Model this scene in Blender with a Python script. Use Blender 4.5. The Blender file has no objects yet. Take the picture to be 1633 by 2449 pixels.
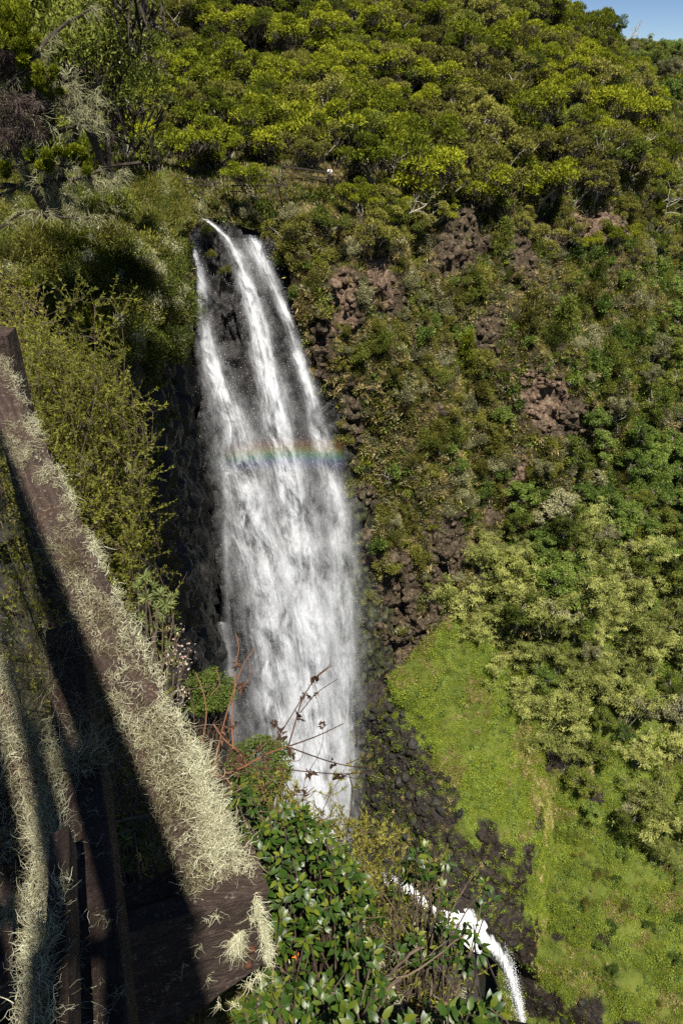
import bpy, math
import numpy as np

# ------------------------------------------------------------------ camera, sky, sun
SC = bpy.context.scene
COL = SC.collection
IW, IH, FPX = 1633.0, 2449.0, 1836.0
PITCH = math.radians(31.0)
cam = bpy.data.cameras.new("camera")
cam.sensor_fit = 'VERTICAL'
cam.sensor_height = 24.0
cam.sensor_width = 16.0
cam.lens = 24.0 * FPX / IH
cam.clip_start = 0.05
cam.clip_end = 5000.0
camo = bpy.data.objects.new("camera", cam)
COL.objects.link(camo)
camo.location = (0, 0, 0)
camo.rotation_euler = (math.pi / 2 - PITCH, 0, 0)
SC.camera = camo

SUN_EL, SUN_AZ = math.radians(63.0), math.radians(13.0)      # azimuth: to the right of straight behind the camera
SUN = np.array([math.sin(SUN_AZ) * math.cos(SUN_EL), -math.cos(SUN_AZ) * math.cos(SUN_EL), math.sin(SUN_EL)])
world = bpy.data.worlds.new("World")
SC.world = world
world.use_nodes = True
nt = world.node_tree
bg = nt.nodes['Background']
sky = nt.nodes.new('ShaderNodeTexSky')
sky.sky_type = 'NISHITA'
sky.sun_disc = False
sky.sun_elevation = SUN_EL
sky.sun_rotation = math.pi - SUN_AZ
sky.altitude = 4500.0
sky.dust_density = 0.0
sky.air_density = 0.65
sky.ozone_density = 3.0
nt.links.new(sky.outputs[0], bg.inputs['Color'])
bg.inputs['Strength'].default_value = 0.05
sl = bpy.data.lights.new("sun", 'SUN')
sl.energy = 5.0
sl.angle = math.radians(0.53)
sl.color = (1.0, 0.95, 0.86)
slo = bpy.data.objects.new("sun", sl)
COL.objects.link(slo)
slo.rotation_euler = (math.pi / 2 - SUN_EL, 0, SUN_AZ)   # lamp looks along -Z: tilt it so that light comes from behind
vs = SC.view_settings
vs.view_transform = 'Standard'
vs.look = 'None'
vs.exposure = 0.84
vs.gamma = 1.0
vs.use_curve_mapping = False
cy = SC.cycles
cy.max_bounces = 6
cy.diffuse_bounces = 2
cy.glossy_bounces = 2
cy.transmission_bounces = 3
cy.transparent_max_bounces = 24
cy.use_denoising = False
cy.caustics_reflective = False
cy.caustics_refractive = False
cy.sample_clamp_indirect = 6.0

CP, SP = math.cos(PITCH), math.sin(PITCH)

# ------------------------------------------------------------------ helpers
def ray(px, py):
    xc = (px - IW / 2) / FPX
    yc = (IH / 2 - py) / FPX
    return np.array([xc, CP + yc * SP, -SP + yc * CP])

def at(px, py, Y):
    """point on the ray of a picture position, at horizontal distance Y in front of the viewer"""
    d = ray(px, py)
    return d * (Y / d[1])

def ad(px, py, dist):
    d = ray(px, py)
    return d * (dist / np.linalg.norm(d))

def proj(P):
    P = np.asarray(P, float)
    x, y, z = P[..., 0], P[..., 1], P[..., 2]
    dep = y * CP - z * SP
    up = y * SP + z * CP
    return IW / 2 + FPX * x / dep, IH / 2 - FPX * up / dep

def unit(v):
    v = np.asarray(v, float)
    return v / np.maximum(np.linalg.norm(v, axis=-1, keepdims=True), 1e-9)

def hsh(i, j, k, s=0):
    n = (i.astype(np.int64) * 374761393 + j.astype(np.int64) * 668265263 + k.astype(np.int64) * 2147483647 + s * 1274126177) & 0xFFFFFFFF
    n = ((n ^ (n >> 13)) * 1274126177) & 0xFFFFFFFF
    n = ((n ^ (n >> 16)) * 2246822519) & 0xFFFFFFFF
    return ((n ^ (n >> 15)) & 0xFFFFFF) / float(0x1000000)

def vnoise(P, s=0):
    P = np.asarray(P, float)
    f = np.floor(P)
    t = P - f
    t = t * t * (3 - 2 * t)
    i, j, k = (f[..., a].astype(np.int64) for a in range(3))
    r = 0
    for a in (0, 1):
        wa = t[..., 0] if a else 1 - t[..., 0]
        for b in (0, 1):
            wb = t[..., 1] if b else 1 - t[..., 1]
            for c in (0, 1):
                wc = t[..., 2] if c else 1 - t[..., 2]
                r = r + wa * wb * wc * hsh(i + a, j + b, k + c, s)
    return r

def fbm(P, o=4, s=0, g=0.5):
    P = np.asarray(P, float)
    r, a, tot = 0, 1.0, 0
    for n in range(o):
        r = r + a * vnoise(P, s + n * 17)
        tot += a
        a *= g
        P = P * 2.03 + 7.1
    return r / tot

def worley(P, s=0):
    P = np.asarray(P, float)
    f = np.floor(P).astype(np.int64)
    b1 = np.full(P.shape[:-1], 9.0)
    b2 = b1.copy()
    idr = np.zeros(P.shape[:-1])
    for a in (-1, 0, 1):
        for b in (-1, 0, 1):
            for c in (-1, 0, 1):
                i, j, k = f[..., 0] + a, f[..., 1] + b, f[..., 2] + c
                q = np.stack([i + hsh(i, j, k, s), j + hsh(i, j, k, s + 1), k + hsh(i, j, k, s + 2)], -1)
                d = np.linalg.norm(q - P, axis=-1)
                h = hsh(i, j, k, s + 3)
                near = d < b1
                b2 = np.where(near, b1, np.minimum(b2, d))
                idr = np.where(near, h, idr)
                b1 = np.where(near, d, b1)
    return b1, b2, idr

def smooth01(x):
    x = np.clip(x, 0, 1)
    return x * x * (3 - 2 * x)

def spline(pts, n, par=None):
    """smooth curve through pts (k,3), n points, spaced by chord length"""
    pts = np.asarray(pts, float)
    k = len(pts)
    if par is None:
        seg = np.linalg.norm(np.diff(pts, axis=0).reshape(k - 1, -1), axis=1)
        par = np.concatenate([[0], np.cumsum(np.maximum(seg, 1e-6))])
    par = np.asarray(par, float)
    m = np.empty_like(pts)
    sh = (-1,) + (1,) * (pts.ndim - 1)
    d = np.diff(pts, axis=0) / np.diff(par).reshape(sh)
    m[0], m[-1] = d[0], d[-1]
    if k > 2:
        h = np.diff(par)
        w0, w1 = h[1:].reshape(sh), h[:-1].reshape(sh)
        m[1:-1] = (d[:-1] * w0 + d[1:] * w1) / (w0 + w1)
    t = np.linspace(par[0], par[-1], n)
    i = np.clip(np.searchsorted(par, t, side='right') - 1, 0, k - 2)
    h = (par[i + 1] - par[i]).reshape(sh)
    s = ((t - par[i]) / (par[i + 1] - par[i])).reshape(sh)
    return (pts[i] * (2 * s ** 3 - 3 * s ** 2 + 1) + pts[i + 1] * (-2 * s ** 3 + 3 * s ** 2)
            + m[i] * h * (s ** 3 - 2 * s ** 2 + s) + m[i + 1] * h * (s ** 3 - s ** 2))

def loft(rows, nu, nv):
    """surface (nv,nu,3) through rows of (px,py,Y) control points"""
    g = np.stack([spline([at(*p) for p in r], nu) for r in rows])
    return spline(g, nv)

def grid_normals(G):
    du = np.gradient(G, axis=1)
    dv = np.gradient(G, axis=0)
    N = unit(np.cross(du, dv))
    flip = np.sum(N * G) > 0            # face the viewer
    return -N if flip else N

# ------------------------------------------------------------------ meshes and objects
def mesh_of(name, V, F, mat, smooth=False, attrs=None):
    V = np.ascontiguousarray(V, dtype=np.float32).reshape(-1, 3)
    F = np.ascontiguousarray(F, dtype=np.int32)
    me = bpy.data.meshes.new(name)
    m, k = F.shape
    me.vertices.add(len(V))
    me.vertices.foreach_set('co', V.ravel())
    me.loops.add(m * k)
    me.loops.foreach_set('vertex_index', F.ravel())
    me.polygons.add(m)
    me.polygons.foreach_set('loop_start', np.arange(0, m * k, k, dtype=np.int32))
    me.polygons.foreach_set('loop_total', np.full(m, k, dtype=np.int32))
    me.polygons.foreach_set('use_smooth', np.full(m, bool(smooth)))
    for an, av in (attrs or {}).items():
        a = me.attributes.new(an, 'FLOAT', 'POINT')
        a.data.foreach_set('value', np.ascontiguousarray(av, dtype=np.float32).ravel())
    me.materials.append(mat)
    me.update(calc_edges=True)
    return me

def obj(name, me, parent=None, loc=None):
    o = bpy.data.objects.new(name, me)
    COL.objects.link(o)
    if parent is not None:
        o.parent = parent
    if loc is not None:
        o.location = tuple(float(c) for c in loc)
    return o

def tag(o, label=None, cat=None, group=None, kind=None):
    if label:
        o['label'] = label
    if cat:
        o['category'] = cat
    if group:
        o['group'] = group
    if kind:
        o['kind'] = kind
    return o

def thing(name, label, cat, loc=(0, 0, 0), rot=(0, 0, 0), sc=1.0, group=None):
    o = bpy.data.objects.new(name, None)
    o.empty_display_size = 0.2
    COL.objects.link(o)
    o.location = tuple(float(c) for c in loc)
    o.rotation_euler = tuple(float(c) for c in rot)
    o.scale = (sc, sc, sc) if np.isscalar(sc) else tuple(float(c) for c in sc)
    return tag(o, label, cat, group)

def grid_faces(nv, nu):
    a = np.arange(nv * nu).reshape(nv, nu)
    return np.stack([a[:-1, :-1], a[:-1, 1:], a[1:, 1:], a[1:, :-1]], -1).reshape(-1, 4)

class Bag:
    """collects triangles with a per-vertex tint"""
    def __init__(self):
        self.V, self.F, self.T, self.n = [], [], [], 0
    def add(self, V, F, T=None):
        V = np.asarray(V, float).reshape(-1, 3)
        F = np.asarray(F, np.int64)
        if F.shape[1] == 4:
            F = np.concatenate([F[:, [0, 1, 2]], F[:, [0, 2, 3]]])
        self.V.append(V)
        self.F.append(F + self.n)
        self.T.append(np.full(len(V), 0.5) if T is None else np.broadcast_to(np.asarray(T, float), (len(V),)).copy())
        self.n += len(V)
    def mesh(self, name, mat, smooth=False):
        return mesh_of(name, np.concatenate(self.V), np.concatenate(self.F), mat, smooth, {'tint': np.concatenate(self.T)})

RG = np.random.default_rng(11)

def rdir(n, rg=RG):
    return unit(rg.normal(size=(n, 3)))

def blades(bag, P, D, L, W, tint, rg=RG, bend=0.15, fold=0.25, hint=None):
    """n leaf blades: a folded diamond from P along D, length L, half width W"""
    n = len(P)
    if n == 0:
        return
    D = unit(D)
    S = unit(np.cross(D, rdir(n, rg) if hint is None else unit(hint) + 0.55 * rg.normal(size=(n, 3))))
    U = np.cross(S, D)
    L = np.broadcast_to(L, (n,))[:, None]
    W = np.broadcast_to(W, (n,))[:, None]
    mid = P + D * L * 0.45 + U * W * fold * 1.5
    tip = P + D * L - U * L * bend * rg.uniform(-1, 1, (n, 1))
    V = np.stack([P, mid + S * W, mid - S * W, tip], 1).reshape(-1, 3)
    i = np.arange(n)[:, None] * 4
    F = np.concatenate([i + [0, 1, 3], i + [0, 3, 2]])
    bag.add(V, F, np.repeat(np.broadcast_to(tint, (n,)), 4))

def leaves(bag, P, D, L, W, tint, U=None, rg=RG, curl=0.25, fold=0.3):
    """broad oval leaves with a folded midrib and a drooping tip: 11 vertices and 16 triangles each"""
    n = len(P)
    if n == 0:
        return
    D = unit(D)
    if U is None:
        U = rdir(n, rg)
    S = unit(np.cross(D, U))
    U = np.cross(S, D)
    L = np.broadcast_to(L, (n,))[:, None]
    W = np.broadcast_to(W, (n,))[:, None]
    mid, lf, rt = [P], [], []
    for t, w in ((0.16, 0.66), (0.42, 1.0), (0.72, 0.74)):
        m = P + D * L * t - U * (L * curl * t * t)
        mid.append(m)
        up = U * (W * w * fold) - U * (W * w * w * 0.18)
        lf.append(m + S * W * w + up)
        rt.append(m - S * W * w + up)
    tip = P + D * L - U * L * curl * 1.1
    V = np.stack(mid + [tip] + lf + rt, 1).reshape(-1, 3)
    i = np.arange(n)[:, None] * 11
    f = []
    for k in range(3):                     # mid 0..3, tip 4, left 5..7, right 8..10
        a, b = k, k + 1
        if k == 0:
            f += [[0, 5, 1], [0, 1, 8]]
        else:
            f += [[a, 4 + k, 5 + k], [a, 5 + k, b], [a, b, 8 + k], [a, 8 + k, 7 + k]]
    f += [[3, 7, 4], [3, 4, 10]]
    bag.add(V, np.concatenate([i + q for q in f]), np.repeat(np.broadcast_to(tint, (n,)), 11))

def tube(bag, path, rad, sides=6, tint=0.5, cap=True):
    path = np.asarray(path, float)
    k = len(path)
    rad = np.broadcast_to(rad, (k,))
    T = unit(np.gradient(path, axis=0))
    ref = np.array([0.31, 0.2, 0.93])
    if abs(T[0] @ ref) > 0.9:
        ref = np.array([1.0, 0.1, 0.0])
    A = unit(np.cross(T, ref))
    B = np.cross(T, A)
    a = np.linspace(0, 2 * math.pi, sides, endpoint=False)
    V = path[:, None] + rad[:, None, None] * (A[:, None] * np.cos(a)[None, :, None] + B[:, None] * np.sin(a)[None, :, None])
    idx = np.arange(k * sides).reshape(k, sides)
    nx = np.roll(idx, -1, axis=1)
    F = np.stack([idx[:-1], nx[:-1], nx[1:], idx[1:]], -1).reshape(-1, 4)
    bag.add(V, F, tint)
    if cap:
        e = V[-1]
        bag.add(np.concatenate([e, path[-1:] + T[-1:] * rad[-1] * 0.5]), np.array([[i, (i + 1) % sides, sides] for i in range(sides)]), tint)

def strands(bag, P, D, L, nseg, r, curl, grav, tint, rg=RG, sides=3):
    """n hair-like lichen threads: wandering tubes of nseg pieces"""
    n = len(P)
    if n == 0:
        return
    L = np.broadcast_to(L, (n,))[:, None] / nseg
    r = np.broadcast_to(r, (n,))
    D = unit(D)
    pts = [P]
    for s in range(nseg):
        D = unit(D + curl * rg.normal(size=(n, 3)) + np.array([0, 0, -grav]))
        pts.append(pts[-1] + D * L)
    pts = np.stack(pts, 1)
    T = unit(np.gradient(pts, axis=1))
    A = unit(np.cross(T, rdir(n, rg)[:, None, :]))
    B = np.cross(T, A)
    taper = np.linspace(1.0, 0.35, nseg + 1)
    a = np.linspace(0, 2 * math.pi, sides, endpoint=False)
    rr = (r[:, None] * taper[None])[:, :, None, None]
    V = pts[:, :, None] + rr * (A[:, :, None] * np.cos(a)[:, None] + B[:, :, None] * np.sin(a)[:, None])
    m = (nseg + 1) * sides
    base = np.arange(m).reshape(nseg + 1, sides)
    nx = np.roll(base, -1, axis=1)
    q = np.stack([base[:-1], nx[:-1], nx[1:], base[1:]], -1).reshape(-1, 4)
    F = (np.arange(n)[:, None, None] * m + q[None]).reshape(-1, 4)
    bag.add(V.reshape(-1, 3), F, np.repeat(np.broadcast_to(tint, (n,)), m))
    return pts

# ------------------------------------------------------------------ materials
class NT:
    def __init__(self, name):
        self.m = bpy.data.materials.new(name)
        self.m.use_nodes = True
        self.t = self.m.node_tree
        self.t.nodes.clear()
        self.out = self.n('ShaderNodeOutputMaterial')
    def n(self, ty, **kw):
        nd = self.t.nodes.new(ty)
        for k, v in kw.items():
            setattr(nd, k, v)
        return nd
    def l(self, a, b):
        self.t.links.new(a, b)
    def attr(self, name):
        return self.n('ShaderNodeAttribute', attribute_name=name).outputs['Fac']
    def noise(self, scale, detail=4, rough=0.55, vec=None, stretch=None):
        if vec is None:
            vec = self.n('ShaderNodeTexCoord').outputs['Object']
        if stretch is not None:
            mp = self.n('ShaderNodeMapping')
            mp.inputs['Scale'].default_value = stretch
            self.l(vec, mp.inputs['Vector'])
            vec = mp.outputs[0]
        nd = self.n('ShaderNodeTexNoise')
        nd.inputs['Scale'].default_value = scale
        nd.inputs['Detail'].default_value = detail
        nd.inputs['Roughness'].default_value = rough
        self.l(vec, nd.inputs['Vector'])
        return nd.outputs['Fac']
    def ramp(self, fac, stops):
        nd = self.n('ShaderNodeValToRGB')
        cr = nd.color_ramp
        while len(cr.elements) < len(stops):
            cr.elements.new(0.5)
        for e, (p, c) in zip(cr.elements, stops):
            e.position = p
            e.color = (*c, 1) if len(c) == 3 else c
        self.l(fac, nd.inputs[0])
        return nd.outputs[0]
    def math(self, op, a, b=None, clamp=False):
        nd = self.n('ShaderNodeMath', operation=op, use_clamp=clamp)
        for i, v in enumerate((a, b)):
            if v is None:
                continue
            if isinstance(v, (int, float)):
                nd.inputs[i].default_value = v
            else:
                self.l(v, nd.inputs[i])
        return nd.outputs[0]
    def mix(self, fac, a, b):
        nd = self.n('ShaderNodeMix', data_type='RGBA')
        for s, v in ((nd.inputs[0], fac), (nd.inputs[6], a), (nd.inputs[7], b)):
            if isinstance(v, (int, float)):
                s.default_value = v
            elif isinstance(v, tuple):
                s.default_value = (*v, 1)
            else:
                self.l(v, s)
        return nd.outputs[2]
    def bump(self, h, dist=0.05, strength=1.0):
        nd = self.n('ShaderNodeBump')
        nd.inputs['Strength'].default_value = strength
        nd.inputs['Distance'].default_value = dist
        self.l(h, nd.inputs['Height'])
        return nd.outputs[0]
    def bsdf(self, color, rough=0.8, spec=0.3, normal=None):
        b = self.n('ShaderNodeBsdfPrincipled')
        if isinstance(color, tuple):
            b.inputs['Base Color'].default_value = (*color, 1)
        else:
            self.l(color, b.inputs['Base Color'])
        if isinstance(rough, (int, float)):
            b.inputs['Roughness'].default_value = rough
        else:
            self.l(rough, b.inputs['Roughness'])
        b.inputs['Specular IOR Level'].default_value = spec
        if normal is not None:
            self.l(normal, b.inputs['Normal'])
        return b.outputs[0]
    def done(self, sh):
        self.l(sh, self.out.inputs['Surface'])
        return self.m

def foliage_mat(name, lo, mid, hi, trans=0.3, rough=0.65, spec=0.10, obj_var=0.75):
    """leaf colours from lo over mid to hi by the leaf's own tint, shifted from plant to plant"""
    t = NT(name)
    oi = t.n('ShaderNodeObjectInfo').outputs['Random']
    f = t.math('ADD', t.attr('tint'), t.math('MULTIPLY', t.math('SUBTRACT', oi, 0.5), obj_var), clamp=True)
    c = t.ramp(f, [(0.0, lo), (0.5, mid), (1.0, hi)])
    d = t.bsdf(c, rough, spec)
    tr = t.n('ShaderNodeBsdfTranslucent')
    t.l(t.mix(0.35, c, t.mix(1.0, c, tuple(min(1, x * 1.6) for x in hi))), tr.inputs['Color'])
    mx = t.n('ShaderNodeMixShader')
    mx.inputs[0].default_value = trans
    t.l(d, mx.inputs[1])
    t.l(tr.outputs[0], mx.inputs[2])
    return t.done(mx.outputs[0])

def plain_mat(name, lo, hi, scale=6.0, rough=0.85, spec=0.2, bump=0.02, stretch=None):
    t = NT(name)
    n = t.noise(scale, 5, 0.6, stretch=stretch)
    f = t.math('ADD', t.math('MULTIPLY', n, 1.6), t.math('SUBTRACT', t.attr('tint'), 0.8), clamp=True)
    c = t.mix(f, lo, hi)
    return t.done(t.bsdf(c, rough, spec, t.bump(n, bump)))

M = {}
M['heath'] = foliage_mat('heath_foliage', (0.040, 0.052, 0.006), (0.135, 0.162, 0.010), (0.33, 0.345, 0.022), 0.15)
M['heath_brown'] = foliage_mat('heath_foliage_brownish', (0.055, 0.054, 0.012), (0.150, 0.150, 0.026), (0.30, 0.285, 0.06), 0.15)
M['heath_dark'] = foliage_mat('heath_foliage_deep_green', (0.030, 0.042, 0.008), (0.098, 0.122, 0.018), (0.22, 0.240, 0.042), 0.15)
M['broad'] = foliage_mat('broadleaf_foliage', (0.026, 0.046, 0.009), (0.085, 0.130, 0.020), (0.21, 0.275, 0.05), 0.18, 0.5, 0.16)
M['grey_shrub'] = foliage_mat('greyish_shrub_foliage', (0.07, 0.070, 0.030), (0.19, 0.185, 0.085), (0.38, 0.365, 0.20), 0.18)
M['bamboo'] = foliage_mat('bamboo_foliage', (0.080, 0.092, 0.020), (0.225, 0.248, 0.060), (0.42, 0.43, 0.13), 0.2)
M['tussock'] = foliage_mat('tussock_grass', (0.12, 0.095, 0.032), (0.36, 0.285, 0.11), (0.60, 0.50, 0.25), 0.2, 0.7, 0.15, 0.9)
M['herb'] = foliage_mat('bright_ground_cover', (0.075, 0.108, 0.010), (0.180, 0.235, 0.022), (0.33, 0.36, 0.05), 0.2, 0.6, 0.1, 0.7)
M['bark'] = plain_mat('grey_bark', (0.10, 0.085, 0.065), (0.42, 0.38, 0.30), 9.0)
M['bark_dark'] = plain_mat('dark_bark', (0.025, 0.018, 0.012), (0.12, 0.10, 0.075), 9.0)
M['lichen'] = foliage_mat('pale_beard_lichen', (0.24, 0.23, 0.12), (0.46, 0.45, 0.26), (0.66, 0.64, 0.42), 0.3, 0.8, 0.1, 0.15)

def rock_mat(name, dark, light, gloss, scale=0.5, stretch=(1, 1, 0.35), warm=None, bump=0.25, fine=0.03):
    t = NT(name)
    n1 = t.noise(scale, 8, 0.62, stretch=stretch)
    n2 = t.noise(scale * 7, 6, 0.65, stretch=stretch)
    f = t.math('ADD', t.math('MULTIPLY', n1, 0.7), t.math('MULTIPLY', n2, 0.5))
    c = t.mix(t.math('MULTIPLY', t.math('SUBTRACT', f, 0.38), 2.6, clamp=True), dark, light)
    if warm is not None:
        w = t.math('MULTIPLY', t.math('SUBTRACT', t.noise(scale * 0.8, 4, 0.5), 0.52), 5.0, clamp=True)
        c = t.mix(t.math('MULTIPLY', w, t.attr('warm')), c, warm)
    return t, c, t.bump(n2, fine, 0.9) if bump == 0 else t.bump(f, bump, 0.8), gloss
# ------------------------------------------------------------------ the land: lofted through points seen in the picture, distances from what they stand on
def ground_mat():
    """cliff and hill soil: dry grassy litter, bare rock where the 'rock' attribute is high, reddish where 'warm' is"""
    t = NT('cliff_soil_and_rock')
    n1 = t.noise(0.35, 7, 0.6)
    n2 = t.noise(1.7, 8, 0.68, stretch=(1, 1, 0.6))
    soil = t.ramp(n1, [(0.25, (0.018, 0.015, 0.008)), (0.5, (0.042, 0.035, 0.016)), (0.75, (0.055, 0.057, 0.018))])
    soil = t.mix(t.math('MULTIPLY', t.math('SUBTRACT', n2, 0.5), 2.4, clamp=True), soil, (0.12, 0.095, 0.048))
    rk = t.ramp(n2, [(0.3, (0.018, 0.013, 0.008)), (0.5, (0.075, 0.055, 0.034)), (0.72, (0.23, 0.175, 0.115))])
    rk = t.mix(t.attr('warm'), rk, t.ramp(n2, [(0.30, (0.030, 0.022, 0.018)), (0.46, (0.12, 0.080, 0.054)), (0.58, (0.25, 0.172, 0.115)), (0.78, (0.42, 0.335, 0.25))]))
    c = t.mix(t.attr('rock'), soil, rk)
    return t.done(t.bsdf(c, 0.9, 0.2, t.bump(n2, 0.6, 1.0)))
M['ground'] = ground_mat()
M['forest_floor'] = plain_mat('dark_forest_floor', (0.014, 0.012, 0.006), (0.055, 0.048, 0.022), 1.5, 0.95, 0.1, 0.15)

def wet_mat():
    t = NT('wet_black_basalt')
    n1 = t.noise(0.45, 8, 0.6, stretch=(1, 1, 0.4))
    n2 = t.noise(3.2, 7, 0.68, stretch=(1, 1, 0.45))
    c = t.ramp(n2, [(0.28, (0.004, 0.0035, 0.004)), (0.5, (0.011, 0.0095, 0.009)), (0.75, (0.034, 0.027, 0.024))])
    c = t.mix(t.math('MULTIPLY', t.math('SUBTRACT', n1, 0.55), 2.0, clamp=True), c, (0.030, 0.019, 0.013))
    c = t.mix(t.math('MULTIPLY', t.attr('moss'), t.math('MULTIPLY', t.math('SUBTRACT', t.noise(1.3, 6, 0.65), 0.42), 5.0, clamp=True)), c, (0.07, 0.08, 0.014))
    r = t.ramp(n1, [(0.3, (0.38, 0.38, 0.38)), (0.7, (0.75, 0.75, 0.75))])
    return t.done(t.bsdf(c, r, 0.5, t.bump(n2, 0.22, 1.0)))
M['wet'] = wet_mat()

def meadow_mat():
    t = NT('green_meadow_and_rock')
    n1 = t.noise(0.22, 6, 0.6)
    n2 = t.noise(2.4, 6, 0.65)
    n3 = t.noise(9.0, 4, 0.6)
    g = t.ramp(n1, [(0.3, (0.050, 0.072, 0.012)), (0.5, (0.095, 0.122, 0.018)), (0.7, (0.14, 0.145, 0.028))])
    g = t.mix(t.math('MULTIPLY', t.math('SUBTRACT', n2, 0.52), 3.0, clamp=True), g, (0.17, 0.155, 0.03))
    rk = t.ramp(n2, [(0.3, (0.005, 0.004, 0.0035)), (0.5, (0.018, 0.013, 0.010)), (0.75, (0.060, 0.038, 0.028))])
    c = t.mix(t.attr('rock'), g, rk)
    f = t.math('ADD', n2, t.math('MULTIPLY', n3, 0.5))
    return t.done(t.bsdf(c, t.ramp(t.attr('rock'), [(0, (0.9, 0.9, 0.9)), (1, (0.55, 0.55, 0.55))]), 0.25, t.bump(f, 0.18, 0.9)))
M['meadow'] = meadow_mat()

def surface(name, G, mat, attrs=None, label=None):
    nv, nu = G.shape[:2]
    o = obj(name, mesh_of(name, G.reshape(-1, 3), grid_faces(nv, nu), mat, True, {k: v.ravel() for k, v in (attrs or {}).items()}))
    o['kind'] = 'structure'
    return o

def blobs(G, spots):
    """0..1 field on a surface from (px, py, rx, ry) picture spots"""
    X, Y = proj(G)
    r = np.zeros(X.shape)
    for px, py, rx, ry in spots:
        r = np.maximum(r, 1 - np.sqrt(((X - px) / rx) ** 2 + ((Y - py) / ry) ** 2))
    return r

# --- hill above the falls
E_ROW = [(-500, 400, 84), (150, 420, 84), (420, 440, 82), (520, 470, 82), (640, 470, 83), (700, 450, 84), (850, 450, 88), (1000, 455, 92), (1200, 465, 97), (1400, 460, 105), (1510, 450, 114), (1545, 450, 130), (1556, 440, 165)]
hill_rows = [
    [(-500, 440, 80), (150, 455, 80), (420, 470, 79), (520, 522, 80.4), (640, 548, 81), (700, 520, 83), (850, 500, 86.5), (1000, 505, 91), (1200, 515, 96), (1400, 510, 104), (1515, 500, 113), (1552, 490, 128), (1562, 480, 160)],
    E_ROW,
    [(-500, 330, 94), (150, 350, 94), (420, 372, 92), (540, 395, 91), (640, 390, 93), (720, 370, 96), (860, 360, 100), (1000, 360, 103), (1200, 360, 108), (1390, 360, 117), (1505, 360, 128), (1535, 360, 145), (1547, 360, 178)],
    [(-500, 230, 104), (300, 250, 104), (700, 260, 106), (1000, 255, 112), (1200, 255, 117), (1370, 255, 127), (1470, 260, 139), (1508, 270, 158), (1522, 285, 190)],
    [(-500, 110, 116), (300, 130, 116), (700, 135, 120), (1000, 140, 126), (1200, 145, 132), (1340, 160, 142), (1430, 185, 156), (1478, 215, 176), (1492, 235, 205)],
    [(-500, -10, 130), (300, 0, 130), (700, 5, 134), (1000, 20, 142), (1180, 50, 148), (1300, 85, 158), (1390, 130, 172), (1440, 165, 194), (1456, 190, 225)],
    [(-500, -130, 146), (300, -120, 146), (700, -110, 150), (1000, -70, 158), (1160, -10, 165), (1270, 45, 176), (1350, 95, 190), (1400, 140, 214), (1420, 165, 245)],
    [(-500, -220, 175), (300, -210, 175), (700, -190, 180), (1000, -120, 188), (1140, -40, 196), (1240, 30, 208), (1310, 85, 222), (1360, 130, 246), (1380, 160, 275)],
]
HG = loft(hill_rows, 130, 120)
HG += grid_normals(HG) * ((fbm(HG * 0.09, 4, 3) - 0.5) * 2.6)[..., None]
hill = surface('hill_terrain', HG, M['forest_floor'], {'tint': 0.5 + 0 * HG[..., 0]})

# --- right cliff, from the forest edge down to the valley
cliff_rows = [
    [(640, 500, 82.2), (700, 505, 83), (850, 497, 86.6), (1000, 500, 91), (1200, 508, 96), (1400, 502, 104.2), (1515, 495, 113), (1620, 480, 128), (1900, 470, 160)],
    [(668, 570, 81), (730, 590, 81.5), (850, 590, 84), (1000, 590, 88), (1200, 600, 93), (1400, 590, 101), (1540, 580, 112), (1660, 560, 128), (1950, 540, 156)],
    [(700, 720, 79.5), (800, 730, 80), (1000, 740, 85), (1200, 740, 90), (1400, 740, 98), (1560, 720, 109), (1700, 710, 124), (2000, 690, 150)],
    [(780, 1000, 77.5), (860, 1000, 77.5), (1000, 1020, 80.5), (1200, 1020, 85), (1400, 1020, 91), (1600, 1000, 100), (1950, 980, 122)],
    [(850, 1250, 75.8), (920, 1260, 75.5), (1020, 1270, 76.5), (1200, 1240, 80), (1400, 1220, 85.5), (1600, 1200, 92), (1950, 1180, 108)],
    [(862, 1480, 74), (930, 1490, 73.5), (1020, 1470, 74), (1120, 1420, 76), (1250, 1380, 78.5), (1450, 1350, 82), (1640, 1330, 86), (1950, 1300, 96)],
    [(880, 1660, 72.4), (940, 1620, 72.3), (1010, 1570, 72.6), (1110, 1500, 74.5), (1250, 1470, 76.5), (1450, 1450, 79), (1640, 1440, 82), (1950, 1420, 89)],
    [(890, 1760, 71.5), (960, 1690, 71.2), (1030, 1620, 71.8), (1120, 1540, 73.6), (1250, 1510, 75.4), (1450, 1490, 78), (1640, 1480, 81), (1950, 1460, 87)],
]
CG = loft(cliff_rows, 320, 320)
CN = grid_normals(CG)
px_, py_ = proj(CG)
rib = fbm(CG * [0.11, 0.11, 0.03], 4, 21) - 0.5
blk_d, blk_2, blk_id = worley(CG * [0.28, 0.28, 0.13], 5)
CG += CN * (rib * 12.0 + (blk_id - 0.5) * 1.4 + (fbm(CG * 0.5, 4, 9) - 0.5) * 1.3)[..., None] * smooth01((py_ - 470) / 90)[..., None]
spots = [(1420, 525, 105, 110), (1300, 540, 50, 90), (1110, 560, 80, 90), (1060, 620, 40, 60), (1245, 610, 45, 70), (820, 720, 55, 130), (905, 660, 50, 90), (935, 700, 40, 70),
         (1180, 760, 35, 60), (1290, 930, 90, 80), (1350, 1000, 90, 70), (1275, 960, 22, 50), (1232, 1150, 30, 75), (1165, 1230, 30, 45), (1085, 1300, 80, 120), (1060, 1360, 50, 90),
         (870, 1300, 34, 200), (905, 1520, 80, 200), (985, 1560, 70, 160), (960, 1420, 60, 120), (1040, 1440, 30, 70), (840, 1000, 28, 160), (760, 830, 40, 90), (1150, 790, 30, 60), (885, 1650, 60, 120)]
rk = blobs(CG, spots)
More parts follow.
